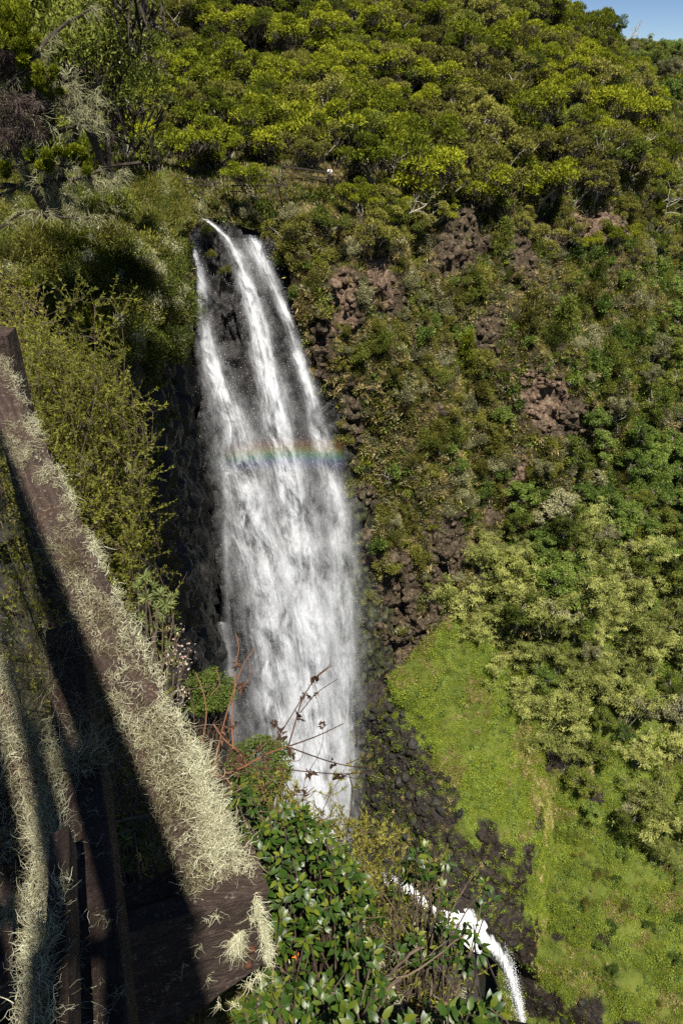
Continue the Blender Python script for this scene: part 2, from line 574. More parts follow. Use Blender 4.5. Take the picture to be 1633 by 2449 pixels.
b1_, b2_, fine_id = worley(CG * [0.75, 0.75, 0.5], 35)
rock = smooth01((rk * 1.4 + (fbm(CG * 0.55, 4, 31) - 0.5) * 1.5 - 0.1) * 2.2)
warm = smooth01(blobs(CG, [(1420, 545, 110, 100), (1290, 950, 70, 90), (1232, 1140, 40, 80), (820, 740, 40, 110), (910, 690, 40, 80)]) * 2.2)
C_rock = rock
CG += CN * ((fine_id - 0.5) * 1.1 + (fbm(CG * 1.6, 3, 36) - 0.5) * 0.9)[..., None] * (0.25 + 0.75 * rock)[..., None]
cliff = surface('cliff_terrain', CG, M['ground'], {'rock': rock, 'warm': warm})

# --- black rock wall behind the falls
wall_rows = [
    [(395, 500, 86), (440, 520, 82), (500, 520, 80.2), (560, 530, 80.5), (620, 545, 81), (690, 540, 82), (760, 540, 86)],
    [(405, 560, 84), (445, 570, 80.6), (500, 580, 79.4), (560, 600, 79.6), (630, 600, 80), (690, 590, 80.6), (770, 590, 84)],
    [(410, 700, 82), (460, 700, 78.8), (530, 710, 78.8), (600, 710, 78.8), (690, 710, 79), (735, 720, 79.6), (800, 730, 82)],
    [(420, 900, 80), (470, 900, 76.6), (560, 900, 77), (660, 900, 77), (750, 900, 77.5), (800, 900, 78.2), (850, 900, 80)],
    [(440, 1150, 78), (495, 1150, 75), (600, 1150, 75.6), (700, 1150, 75.6), (810, 1150, 76), (860, 1150, 76.6), (900, 1150, 78)],
    [(460, 1400, 76), (525, 1400, 73.2), (640, 1400, 74), (740, 1400, 74), (850, 1400, 74.4), (895, 1400, 75), (940, 1400, 77)],
    [(480, 1700, 74.5), (560, 1700, 71.6), (680, 1700, 72.6), (780, 1700, 72.6), (870, 1700, 72.6), (930, 1660, 73), (980, 1640, 75)],
    [(560, 2000, 71), (640, 2000, 68.6), (740, 2000, 69.4), (800, 2000, 69.4), (860, 1960, 69.8), (920, 1900, 71), (970, 1850, 74)],
]
WG0 = loft(wall_rows, 190, 330)
WG = WG0.copy()
b1, b2, bid = worley(WG * [0.42, 0.42, 0.16], 8)
c1, c2, cid = worley(WG * [1.3, 1.3, 0.6], 18)
WG += grid_normals(WG) * ((bid - 0.5) * 1.5 + (cid - 0.5) * 0.55 + (fbm(WG * 0.8, 4, 4) - 0.5) * 0.8 - 0.3)[..., None]
wx, wy = proj(WG0)
w_moss = smooth01((wx - 800) / 60) * 0.7
wall = surface('waterfall_rock_wall', WG, M['wet'], {'moss': w_moss})

# --- left flank: shrub slope above, dark wet cliff below
left_rows = [
    [(-500, 430, 80), (100, 445, 80), (300, 445, 80), (400, 455, 80), (445, 480, 82), (480, 470, 88)],
    [(-500, 520, 60), (100, 530, 62), (300, 530, 66), (400, 545, 72), (440, 560, 78), (470, 550, 86)],
    [(-500, 680, 47), (100, 690, 49), (300, 690, 54), (400, 700, 62), (445, 700, 71), (475, 690, 83)],
    [(-500, 860, 38), (100, 870, 40), (280, 850, 46), (370, 840, 54), (425, 840, 64), (462, 840, 79)],
    [(-500, 1150, 37), (100, 1150, 39), (290, 1120, 46), (385, 1120, 54), (445, 1110, 63), (490, 1120, 77)],
    [(-500, 1450, 35.5), (100, 1450, 37.5), (310, 1450, 46), (410, 1430, 54), (475, 1420, 62), (520, 1420, 75.5)],
    [(-500, 1750, 33), (100, 1750, 35), (330, 1750, 45), (440, 1740, 53), (510, 1720, 61), (560, 1720, 73.5)],
    [(-500, 2250, 28), (100, 2250, 30), (360, 2250, 41), (520, 2180, 49), (600, 2080, 58), (640, 2020, 71)],
    [(-500, 2700, 26), (100, 2700, 28), (400, 2700, 38), (600, 2500, 46), (720, 2300, 56), (720, 2100, 69)],
]
LG = loft(left_rows, 240, 300)
lx, ly = proj(LG)
b1, b2, bid = worley(LG * [0.35, 0.35, 0.25], 12)
c1, c2, cid = worley(LG * [0.9, 0.9, 0.7], 22)
steep = smooth01((ly - 830) / 60)
LG += grid_normals(LG) * (((bid - 0.5) * 1.0 + (cid - 0.5) * 0.7 + (fbm(LG * 1.3, 4, 15) - 0.5) * 1.0) * steep + (fbm(LG * 0.3, 4, 14) - 0.5) * (1.2 + 1.6 * steep))[..., None]
l_moss = np.clip(0.9 - steep * 0.8 + 0.25 * smooth01((330 - lx) / 100), 0, 1)
left = surface('left_cliff_terrain', LG, M['wet'], {'moss': l_moss})

# --- meadow spur beside the falls
spur_rows = [
    [(865, 1650, 73.5), (930, 1600, 73.2), (1000, 1550, 73.4), (1080, 1470, 75), (1200, 1440, 78), (1330, 1450, 80)],
    [(835, 1780, 71.0), (890, 1700, 71.0), (960, 1670, 70.4), (1080, 1620, 71.4), (1200, 1630, 72.6), (1330, 1650, 74)],
    [(825, 1880, 69.8), (900, 1830, 69), (1000, 1790, 67.6), (1090, 1780, 67.4), (1200, 1790, 68), (1300, 1810, 69.4)],
    [(830, 1990, 67.2), (920, 1960, 65.4), (1040, 1920, 63.6), (1120, 1910, 63), (1220, 1920, 63.2), (1285, 1940, 64), (1320, 1950, 67)],
    [(860, 2050, 64), (950, 2040, 62.8), (1070, 2010, 60.6), (1130, 2015, 60), (1210, 2030, 59.8), (1275, 2050, 60), (1312, 2060, 63)],
    [(870, 2090, 62), (970, 2090, 60.8), (1060, 2110, 58.4), (1110, 2140, 57.6), (1190, 2170, 57), (1262, 2160, 57.4), (1300, 2170, 61)],
    [(880, 2120, 60.6), (1000, 2140, 59), (1070, 2180, 56.6), (1120, 2225, 55.2), (1180, 2255, 54.4), (1232, 2240, 55.2), (1280, 2260, 60)],
    [(890, 2145, 60), (1000, 2165, 58.4), (1075, 2210, 56), (1130, 2255, 54.6), (1190, 2290, 54), (1240, 2300, 55), (1290, 2360, 60)],
]
SG = loft(spur_rows, 190, 200)
sx, sy = proj(SG)
# rock: the talus on the left, the black face above the stream, a few patches
edge = np.interp(sy, [1500, 1570, 1620, 1690, 1760, 1850, 1960, 2010, 2030, 2060, 2110, 2180, 2245, 2300], [1010, 990, 945, 945, 1000, 1060, 1100, 1120, 1160, 1205, 1225, 1255, 1300, 1320])
s_rock = np.clip(smooth01((edge - sx + (fbm(SG * 0.9, 4, 41) - 0.5) * 130) / 28 + 0.5), 0, 1)
s_rock = np.maximum(s_rock, smooth01((blobs(SG, [(1165, 1990, 38, 50), (1200, 2045, 45, 40), (1285, 1960, 16, 40), (1262, 2050, 26, 60), (1215, 2180, 40, 70), (1240, 2130, 30, 90)]) * 1.5 + (fbm(SG * 1.2, 3, 43) - 0.5) * 0.9 - 0.15) * 3))
c1, c2, cid = worley(SG * [0.8, 0.8, 0.6], 52)
SG += grid_normals(SG) * (s_rock * (cid - 0.5) * 0.9 + (fbm(SG * 0.25, 4, 44) - 0.5) * 2.0)[..., None]
spur = surface('meadow_spur_ground', SG, M['meadow'], {'rock': s_rock})

# --- lower gorge side on the right, under the bamboo
gorge_rows = [
    [(1060, 1470, 76), (1250, 1440, 78), (1450, 1420, 80), (1650, 1410, 83), (1950, 1390, 90)],
    [(1120, 1660, 73.6), (1300, 1650, 73.4), (1450, 1650, 74), (1650, 1650, 75.4), (1950, 1620, 80)],
    [(1180, 1860, 70), (1300, 1850, 69), (1450, 1850, 68.4), (1650, 1850, 69), (1950, 1820, 72)],
    [(1210, 2060, 66.4), (1300, 2050, 65.2), (1450, 2050, 63.6), (1650, 2050, 63), (1950, 2020, 64)],
    [(1190, 2260, 62.6), (1300, 2250, 61), (1450, 2250, 58.6), (1650, 2250, 57), (1950, 2220, 57)],
    [(1200, 2440, 59.6), (1300, 2440, 57.4), (1450, 2440, 54), (1650, 2440, 52), (1950, 2420, 51)],
    [(1200, 2720, 55), (1300, 2720, 52.6), (1450, 2720, 48), (1650, 2720, 45), (1950, 2720, 43)],
]
GG = loft(gorge_rows, 170, 200)
gx, gy = proj(GG)
g_rock = smooth01((blobs(GG, [(1300, 2400, 70, 60), (1400, 2420, 60, 50), (1500, 2449, 40, 20), (1250, 2360, 40, 80), (1440, 2240, 26, 22), (1330, 2240, 22, 16), (1330, 1800, 60, 70), (1420, 1900, 30, 40)]) * 1.4 + (fbm(GG * 1.0, 4, 47) - 0.5) * 1.2 - 0.1) * 2.4)
GG += grid_normals(GG) * ((fbm(GG * 0.2, 4, 45) - 0.5) * 3.4 + (fbm(GG * 0.8, 3, 46) - 0.5) * 0.35)[..., None]
gorge = surface('gorge_slope_ground', GG, M['meadow'], {'rock': g_rock})

# --- rock bench that carries the stream, with its drop to the second fall
ZB = -92.8
bx = np.linspace(-26, 19, 120)
by = np.linspace(36, 74, 110)
BX, BY = np.meshgrid(bx, by)
BG = np.stack([BX, BY, np.full_like(BX, ZB)], -1)
lip = np.interp(BY, [36, 44, 48, 50, 52, 53.5, 55, 57, 60, 75], [16.3, 16.3, 16.2, 16.2, 16.4, 16.8, 17.6, 20, 22, 24])
BG[..., 2] += (fbm(BG * [0.4, 0.4, 0], 5, 61) - 0.5) * 2.0 - np.clip((50 - BY) * 0.12, 0, 3) + np.clip((-6 - BX) * 0.25, 0, 6)
b1, b2, bid = worley(BG * [0.5, 0.5, 0], 63)
BG[..., 2] += (bid - 0.5) * 0.7
BG[..., 2] -= np.clip((BX - lip) * 9.0, 0, 60)
bench = surface('stream_bed_rock', BG, M['wet'], {'moss': 0.15 * np.ones(BX.shape)})

# --- far valley side and ridge to the right
far_rows = [
    [(1300, 760, 150), (1500, 720, 150), (1640, 700, 160), (1950, 690, 190)],
    [(1380, 480, 190), (1540, 460, 185), (1640, 450, 190), (1950, 440, 215)],
    [(1380, 300, 240), (1500, 290, 230), (1640, 280, 235), (1950, 270, 260)],
    [(1350, 205, 300), (1480, 196, 290), (1640, 190, 290), (1950, 180, 310)],
    [(1300, 150, 420), (1480, 128, 420), (1640, 140, 420), (1950, 150, 430)],
    [(1250, 170, 620), (1480, 130, 640), (1640, 128, 640), (2050, 118, 640)],
    [(1000, 122, 1100), (1480, 116, 1100), (1640, 120, 1100), (2200, 112, 1100)],
]
FG = loft(far_rows, 90, 110)
FG += grid_normals(FG) * ((fbm(FG * 0.03, 4, 71) - 0.5) * 5)[..., None]
far = surface('far_hill_terrain', FG, M['ground'], {'rock': 0 * FG[..., 0], 'warm': 0 * FG[..., 0]})

# --- plain beyond, reaching to the horizon (below everything in view)
pl = obj('valley_ground', mesh_of('valley_ground', [[-3000, -600, -150], [4000, -600, -150], [4000, 4500, -150], [-3000, 4500, -150]], [[0, 1, 2, 3]], M['ground'], False, {'rock': [0] * 4, 'warm': [0] * 4}))
pl['kind'] = 'structure'
# ------------------------------------------------------------------ the waterfall
def water_mat(name, col=(0.86, 0.88, 0.91)):
    t = NT(name)
    d = t.n('ShaderNodeBsdfDiffuse')
    d.inputs['Color'].default_value = (*col, 1)
    tl = t.n('ShaderNodeBsdfTranslucent')
    tl.inputs['Color'].default_value = (*col, 1)
    m1 = t.n('ShaderNodeMixShader')
    m1.inputs[0].default_value = 0.3
    t.l(d.outputs[0], m1.inputs[1])
    t.l(tl.outputs[0], m1.inputs[2])
    tp = t.n('ShaderNodeBsdfTransparent')
    # fine threads and droplets on top of the built density of the sheet
    n = t.noise(5.0, 4, 0.7, stretch=(1.6, 1.6, 0.35))
    n2 = t.noise(22.0, 2, 0.6, stretch=(1.2, 1.2, 0.6))
    k = t.math('ADD', t.math('MULTIPLY', n, 0.9), t.math('MULTIPLY', n2, 0.7))
    a = t.attr('dens')
    f = t.math('MULTIPLY', a, t.math('ADD', 0.30, t.math('MULTIPLY', t.math('SUBTRACT', t.math('ADD', k, t.math('MULTIPLY', a, 0.75)), 0.72), 2.1, clamp=True)), clamp=True)
    m2 = t.n('ShaderNodeMixShader')
    t.l(f, m2.inputs[0])
    t.l(tp.outputs[0], m2.inputs[1])
    t.l(m1.outputs[0], m2.inputs[2])
    return t.done(m2.outputs[0])
M['water'] = water_mat('falling_white_water')

def drop_mat():
    t = NT('water_droplets')
    return t.done(t.bsdf((0.9, 0.91, 0.93), 0.4, 0.5))
M['drop'] = drop_mat()

# streams: centre line (py -> px), half width, strength
STREAMS = {
    'left': ([560, 600, 640, 700, 760, 820, 900, 1000, 1100, 1200, 1300, 1400, 1500, 1600, 1750, 2000],
             [464, 470, 476, 482, 487, 496, 520, 552, 575, 598, 618, 635, 652, 668, 690, 715],
             [5, 9, 11, 12, 13, 17, 24, 34, 44, 50, 52, 55, 58, 58, 60, 60],
             [.5, .75, .8, .7, .75, .95, .95, .85, .85, .95, .9, .88, .9, .85, .8, .8]),
    'main': ([520, 540, 570, 600, 640, 700, 780, 860, 950, 1050, 1150, 1250, 1350, 1450, 1550, 1700, 2000],
             [484, 512, 545, 562, 578, 596, 618, 632, 652, 672, 690, 704, 716, 726, 736, 752, 772],
             [5, 7, 9, 11, 13, 17, 20, 24, 28, 30, 34, 40, 46, 48, 48, 46, 44],
             [1.2, 1.3, 1.3, 1.2, 1.1, 1.05, 1.05, 1.05, 1.05, 1.1, 1.1, 1.05, 1, 1, .98, .95, .95]),
    'right': ([562, 590, 640, 700, 780, 850, 920, 1000, 1080, 1160, 1250, 1350, 1450, 1600, 1800, 2000],
              [598, 610, 632, 660, 690, 712, 734, 752, 772, 790, 802, 812, 818, 824, 826, 826],
              [12, 18, 16, 12, 12, 14, 16, 18, 22, 24, 26, 28, 28, 26, 24, 24],
              [.7, .85, .85, .7, .85, .95, .75, .8, .8, .75, .7, .65, .62, .62, .62, .6]),
    'veil': ([950, 1000, 1100, 1200, 1300, 1400, 1500, 1600, 1750, 2000],
             [640, 655, 680, 700, 715, 728, 740, 748, 756, 766],
             [60, 90, 115, 125, 125, 122, 118, 112, 104, 96],
             [.02, .10, .22, .30, .34, .38, .42, .44, .44, .42]),
    'upper': ([570, 620, 700, 760, 800], [590, 604, 630, 645, 660], [18, 22, 16, 14, 12], [.3, .28, .14, .05, 0]),
    'trickle': ([1130, 1160, 1200, 1300, 1420, 1560], [545, 540, 541, 543, 546, 552], [7, 8, 8, 9, 9, 10], [.5, .45, .35, .28, .22, .15]),
    'trickle_low': ([1490, 1520, 1560, 1620, 1720], [528, 536, 542, 550, 566], [8, 10, 14, 22, 30], [.5, .45, .35, .3, .2]),
}
def flow_density(X_, Y_, seed):
    D = np.zeros(X_.shape)
    for i, (nm, (ys, xs, ws, ss)) in enumerate(STREAMS.items()):
        sel = (np.abs(X_ - np.interp(Y_, ys, xs)) < np.interp(Y_, ys, ws) * (1.6 if nm == 'veil' else 3.2)) & (Y_ > ys[0] - 5)
        X, Y = X_[sel], Y_[sel]
        c = np.interp(Y, ys, xs)
        w = np.interp(Y, ys, ws)
        s = np.interp(Y, ys, ss, left=0, right=ss[-1])
        s = np.where(Y < ys[0] - 4, 0, s)
        wob = (fbm(np.stack([Y / 90.0, X * 0 + i * 5.0, X * 0 + seed], -1), 3, 80 + i) - 0.5) * w * 0.5
        q = (X - c - wob) / w
        pw = 4 if nm == 'veil' else 2
        body = np.exp(-np.abs(q) ** pw * 0.8)
        # threads that follow the stream, and tongues of denser water falling in clumps
        th = fbm(np.stack([q * w / 5.0, Y / 190.0, X * 0 + seed + i * 3.1], -1), 5, 90 + i, 0.6)
        cl = fbm(np.stack([q * w / 20.0 + (fbm(np.stack([X / 40, Y / 60, X * 0 + seed], -1), 3, 7) - 0.5) * 2.0, Y / 62.0, X * 0 + seed * 2 + i], -1), 4, 120 + i, 0.55)
        v = s * body * (0.40 + 2.7 * (cl - 0.5) + 1.1 * (th - 0.5))
        if nm != 'veil':
            v = v + s * np.exp(-np.abs(q) * 1.5) * 0.10
        D[sel] = 1 - (1 - D[sel]) * (1 - np.clip(v, 0, 0.98))
    return D

falls = thing('waterfall', 'tall white waterfall plunging down the black rock wall', 'waterfall', at(740, 2000, 69))
base = np.array(falls.location)
nu, nv = 300, 760
SHEET = spline(np.stack([spline(r, nu) for r in WG0[:, 12:-12]]), nv)
SN = unit(grid_normals(SHEET) * [1, 1, 0.2])
for k, (off, wgt, nm) in enumerate([(0.75, 0.64, 'water_curtain'), (1.5, 0.48, 'water_curtain'), (2.4, 0.30, 'water_curtain')]):
    S = SHEET.copy()
    X0, Y0 = proj(S)
    drop = smooth01((Y0 - 560) / 500)
    S = S + SN * (off * (0.45 + 0.9 * drop))[..., None]
    X, Y = proj(S)
    D = flow_density(X, Y, 3.0 + 11.0 * k)
    lump = fbm(np.stack([X / 22, Y / 90, X * 0 + k * 9.0], -1), 4, 140 + k) - 0.5
    S = S + SN * (lump * 0.8 * drop + (D - 0.3) * 0.5)[..., None]
    D = np.clip(D * wgt * 1.25, 0, 1)
    D *= smooth01((Y - 512) / 12)
    keep = D > 0.012
    F = grid_faces(nv, nu)
    fk = keep.ravel()[F].any(axis=1)
    F = F[fk]
    used = np.unique(F)
    remap = np.full(nv * nu, -1)
    remap[used] = np.arange(len(used))
    o = obj(nm, mesh_of(nm, S.reshape(-1, 3)[used] - base, remap[F], M['water'], True, {'dens': D.ravel()[used]}), falls)

# flying droplets around the streams
def droplets(n, seed):
    rg = np.random.default_rng(seed)
    iu = rg.integers(0, nu, n * 8)
    iv = (rg.random(n * 8) ** 0.9 * (nv - 1)).astype(int)
    P = SHEET[iv, iu] + SN[iv, iu] * rg.uniform(0.2, 3.2, (n * 8, 1)) + rg.normal(0, 0.25, (n * 8, 3))
    X, Y = proj(P)
    pr = np.zeros(len(P))
    for nm, (ys, xs, ws, ss) in STREAMS.items():
        q = np.abs(X - np.interp(Y, ys, xs)) / (np.interp(Y, ys, ws) * (1.5 if nm != 'veil' else 1.0) + 5)
        pr = np.maximum(pr, np.interp(Y, ys, ss, left=0) * np.exp(-q ** 2 * 0.9))
    P = P[rg.random(len(P)) < pr * 0.9][:n]
    s = rg.uniform(0.008, 0.022, len(P)) * np.where(rg.random(len(P)) < 0.08, 1.7, 1.0)
    a = np.array([[1, 0, -.5], [-.5, .8, -.5], [-.5, -.8, -.5], [0, 0, 1.6]])
    V = (P[:, None] + s[:, None, None] * a[None]).reshape(-1, 3)
    f = np.array([[0, 2, 1], [0, 1, 3], [1, 2, 3], [2, 0, 3]])
    F = (np.arange(len(P))[:, None, None] * 4 + f[None]).reshape(-1, 3)
    return V, F
V, F = droplets(24000, 5)
rg = np.random.default_rng(6)                       # splash thrown up at the foot
ns = 9000
foot = at(760, 1985, 68.2)
P = foot + rg.normal(0, 1, (ns, 3)) * [3.4, 1.6, 0.5] + np.outer(np.abs(rg.normal(0, 1, ns)) ** 1.3, [0, -0.5, 1.5])
sz = rg.uniform(0.012, 0.04, ns)
a_ = np.array([[1, 0, -.5], [-.5, .8, -.5], [-.5, -.8, -.5], [0, 0, 1.2]])
F = np.concatenate([F, len(V) + (np.arange(ns)[:, None, None] * 4 + np.array([[0, 2, 1], [0, 1, 3], [1, 2, 3], [2, 0, 3]])[None]).reshape(-1, 3)])
V = np.concatenate([V, (P[:, None] + sz[:, None, None] * a_[None]).reshape(-1, 3)])
sp = obj('spray', mesh_of('spray', V - base, F, M['drop']), falls)
sp['kind'] = 'stuff'

# ------------------------------------------------------------------ the stream and its second drop
def stream_mat():
    t = NT('stream_water')
    n = t.noise(1.2, 6, 0.62, stretch=(1, 0.6, 1))
    n2 = t.noise(7.0, 5, 0.65)
    fo = t.math('MULTIPLY', t.math('SUBTRACT', t.math('ADD', t.math('ADD', n, t.math('MULTIPLY', n2, 0.45)), t.attr('foam')), 1.12), 4.5, clamp=True)
    c = t.mix(fo, (0.020, 0.019, 0.017), (0.86, 0.87, 0.87))
    r = t.mix(fo, (0.08, 0.08, 0.08), (0.8, 0.8, 0.8))
    return t.done(t.bsdf(c, r, 0.5, t.bump(n2, 0.12, 0.8)))
M['stream'] = stream_mat()
path = [(715, 1965, ZB + 1.2, 4.5, .72), (800, 2020, ZB + .9, 4.0, .45), (890, 2075, ZB + .75, 3.0, .30), (960, 2105, ZB + .7, 2.5, .48), (1030, 2138, ZB + .6, 2.3, .62), (1075, 2175, ZB + .55, 2.3, .66), (1115, 2210, ZB + .5, 2.1, .64), (1155, 2250, ZB + .4, 1.8, .75)]
pts = []
for (px, py, z, w, fo) in path:
    d = ray(px, py)
    pts.append((*(d * (z / d[2])), w, fo))
x, y, z = pts[-1][:3]
for s in (0.06, 0.14, 0.25, 0.4, 0.55, 0.7, 0.85, 1.0, 1.15):       # over the lip and down
    pts.append((x + 6.4 * s, y - 1.1 * s, z - 1.2 * s - 15.5 * s * s, 1.6 + 0.2 * s, .60))
ctr = spline(np.array(pts), 150)
side = unit(np.cross(np.gradient(ctr[:, :3], axis=0) * [1, 1, 0.0], [0, 0, 1]))
uu = np.linspace(-1, 1, 26)
RGd = ctr[:, None, :3] + side[:, None] * (uu[None, :, None] * ctr[:, None, 3:4])
rn = fbm(RGd * 0.9, 4, 77) - 0.5
RGd[..., 2] += rn * 0.7 + 0.25 * (1 - uu[None] ** 2)
foam = np.clip(ctr[:, None, 4] + 0 * uu[None] - 0.42 * np.abs(uu[None]) ** 2.5, 0, 1) + np.zeros((150, 26))
river = surface('stream_water', RGd, M['stream'], {'foam': foam})
# white water leaping ahead of the second drop
rg = np.random.default_rng(9)
n = 5200
i = rg.integers(95, 150, n)
P = ctr[i, :3] + side[i] * rg.normal(0, 0.75, (n, 1)) * ctr[i, 3:4] + rg.normal(0, 0.22, (n, 3)) + [0, 0, 0.3]
s = rg.uniform(0.02, 0.06, n)
a = np.array([[1, 0, -.5], [-.5, .8, -.5], [-.5, -.8, -.5], [0, 0, 1.4]])
V = (P[:, None] + s[:, None, None] * a[None]).reshape(-1, 3)
F = (np.arange(n)[:, None, None] * 4 + np.array([[0, 2, 1], [0, 1, 3], [1, 2, 3], [2, 0, 3]])[None]).reshape(-1, 3)
so = obj('stream_spray', mesh_of('stream_spray', V, F, M['drop']))
tag(so, 'white spray flying off the stream at its second drop', 'spray', kind='stuff')
# ------------------------------------------------------------------ plant prototypes (meshes shared by the copies)
def limb(rg, p, d, length, n, wander, up=0.0):
    pts = [np.array(p, float)]
    d = unit(d)
    for i in range(n):
        d = unit(d + rg.normal(0, wander, 3) + [0, 0, up])
        pts.append(pts[-1] + d * length / n)
    return np.array(pts), d

def heath_tree(seed, h=5.5, mat='heath', spread=1.0, clump_n=250, lichen=0, flat=0.6, dense=1.0, bs=None, bark='bark'):
    """several twisted pale stems, umbrella crown of dense tufted clumps"""
    bs = h / 5.5 if bs is None else bs
    rg = np.random.default_rng(seed)
    tr, cr, li, tw = Bag(), Bag(), Bag(), Bag()
    tips = []
    for s in range(rg.integers(3, 6)):
        a = rg.uniform(0, 2 * math.pi)
        lean = rg.uniform(0.15, 0.55) * spread
        p, d = limb(rg, [0.12 * math.cos(a), 0.12 * math.sin(a), -0.5], [lean * math.cos(a), lean * math.sin(a), 1], h * rg.uniform(0.5, 0.72), 7, 0.16)
        p = spline(p, 9)
        tube(tr, p, np.linspace(0.10, 0.05, 9) * h / 5.5, 5, rg.uniform(0.3, 0.9))
        for b in range(rg.integers(3, 6)):
            k = rg.integers(4, 9)
            a2 = a + rg.normal(0, 1.1)
            q, d2 = limb(rg, p[k], [math.cos(a2) * spread, math.sin(a2) * spread, rg.uniform(0.4, 1.2)], h * rg.uniform(0.2, 0.38), 5, 0.2, 0.08)
            tube(tr, q, np.linspace(0.045, 0.015, 6) * h / 5.5, 4, rg.uniform(0.3, 0.9))
            tips.append(q[-1])
            if rg.random() < 0.6:
                tips.append(q[-2] + rg.normal(0, 0.35, 3))
            if lichen:
                n = lichen
                P = q[rg.integers(1, 6, n)] + rg.normal(0, 0.06, (n, 3))
                blades(li, P, rdir(n, rg) * 0.5 + [0, 0, -0.7], rg.uniform(0.15, 0.5, n), rg.uniform(0.012, 0.03, n), rg.uniform(0, 1, n), rg, 0.4)
    for c in tips:
        r = rg.uniform(0.5, 1.05) * h / 5.5
        n = int(clump_n * dense * rg.uniform(0.7, 1.3))
        m_ = 46                                                  # bare twigs under each tufted clump
        dt = rdir(m_, rg) * [1, 1, .5]
        blades(tw, c - [0, 0, r * .25] + dt * r * .75, -dt * .6 + [0, 0, -.8] + rg.normal(0, .3, (m_, 3)), rg.uniform(.3, .7, m_) * h / 5.5, rg.uniform(.012, .03, m_) * h / 5.5, rg.random(m_), rg, .3)
        d = rdir(n, rg)
        d[:, 2] = np.where(d[:, 2] < -0.25, -d[:, 2], d[:, 2])
        P = c + d * r * np.array([1, 1, flat]) * rg.uniform(0.62, 1.0, (n, 1))
        D = np.cross(d, rdir(n, rg)) + d * 0.35 + [0, 0, 0.45]
        base = rg.uniform(0.3, 0.7)
        blades(cr, P, D, rg.uniform(0.14, 0.36, n) * bs, rg.uniform(0.028, 0.06, n) * bs, np.clip(base + rg.normal(0, 0.27, n), 0, 1), rg, 0.25, hint=d + [0, 0, 0.3])
    out = [('trunk', tr.mesh('heath_trunk', M[bark])), ('crown', cr.mesh('heath_crown', M[mat])), ('twigs', tw.mesh('heath_twigs', M['bark_dark']))]
    if lichen:
        out.append(('lichen', li.mesh('heath_lichen', M['lichen'])))
    return out

def conical_tree(seed, h=5, mat='heath_brown'):
    rg = np.random.default_rng(seed)
    tr, cr = Bag(), Bag()
    p, _ = limb(rg, [0, 0, -0.4], [0.05, 0, 1], h, 8, 0.05)
    tube(tr, p, np.linspace(0.11, 0.02, 9), 5, 0.5)
    for b in range(44):
        t = rg.uniform(0.12, 0.98)
        a = rg.uniform(0, 6.28)
        ln = (1 - t) * h * 0.27 + 0.35
        q, d = limb(rg, p[int(t * 8)], [math.cos(a), math.sin(a), 0.55], ln, 4, 0.12)
        tube(tr, q, np.linspace(0.03, 0.008, 5), 3, 0.4)
        n = 75
        P = q[rg.integers(1, 5, n)] + rg.normal(0, 0.2, (n, 3))
        blades(cr, P, d * 0.5 + [0, 0, 0.5] + rg.normal(0, 0.4, (n, 3)), rg.uniform(0.14, 0.36, n), rg.uniform(0.03, 0.06, n), np.clip(rg.normal(rg.uniform(.3, .6), 0.2, n), 0, 1), rg, hint=np.tile(d + [0, 0, .5], (n, 1)))
    return [('trunk', tr.mesh('conical_trunk', M['bark'])), ('crown', cr.mesh('conical_crown', M[mat]))]

def broad_tree(seed, h=6.5, mat='broad', leaf=0.2, clumps=26, per=170, spread=1.0):
    rg = np.random.default_rng(seed)
    tr, cr = Bag(), Bag()
    p, _ = limb(rg, [0, 0, -0.6], [rg.normal(0, .15), rg.normal(0, .15), 1], h * 0.62, 7, 0.12)
    tube(tr, spline(p, 9), np.linspace(0.2, 0.1, 9) * h / 6.5, 6, 0.5)
    for c in range(clumps):
        a = rg.uniform(0, 6.28)
        k = rg.integers(3, 8)
        q, d = limb(rg, p[k], [math.cos(a) * spread, math.sin(a) * spread, rg.uniform(0.05, 0.9)], h * rg.uniform(0.15, 0.42), 5, 0.16, 0.05)
        tube(tr, q, np.linspace(0.06, 0.015, 6) * h / 6.5, 4, 0.4)
        r = rg.uniform(0.5, 0.95) * h / 6.5
        dd = rdir(per, rg)
        P = q[-1] + dd * r * [1, 1, 0.62] * rg.uniform(0.5, 1.0, (per, 1))
        blades(cr, P, np.cross(dd, rdir(per, rg)) + dd * 0.2 + [0, 0, -0.1], rg.uniform(0.7, 1.3, per) * leaf, rg.uniform(0.28, 0.42, per) * leaf, np.clip(rg.normal(rg.uniform(.3, .65), 0.2, per), 0, 1), rg, 0.1, hint=dd + [0, 0, 0.3])
    return [('trunk', tr.mesh('broadleaf_trunk', M['bark'])), ('crown', cr.mesh('broadleaf_crown', M[mat]))]

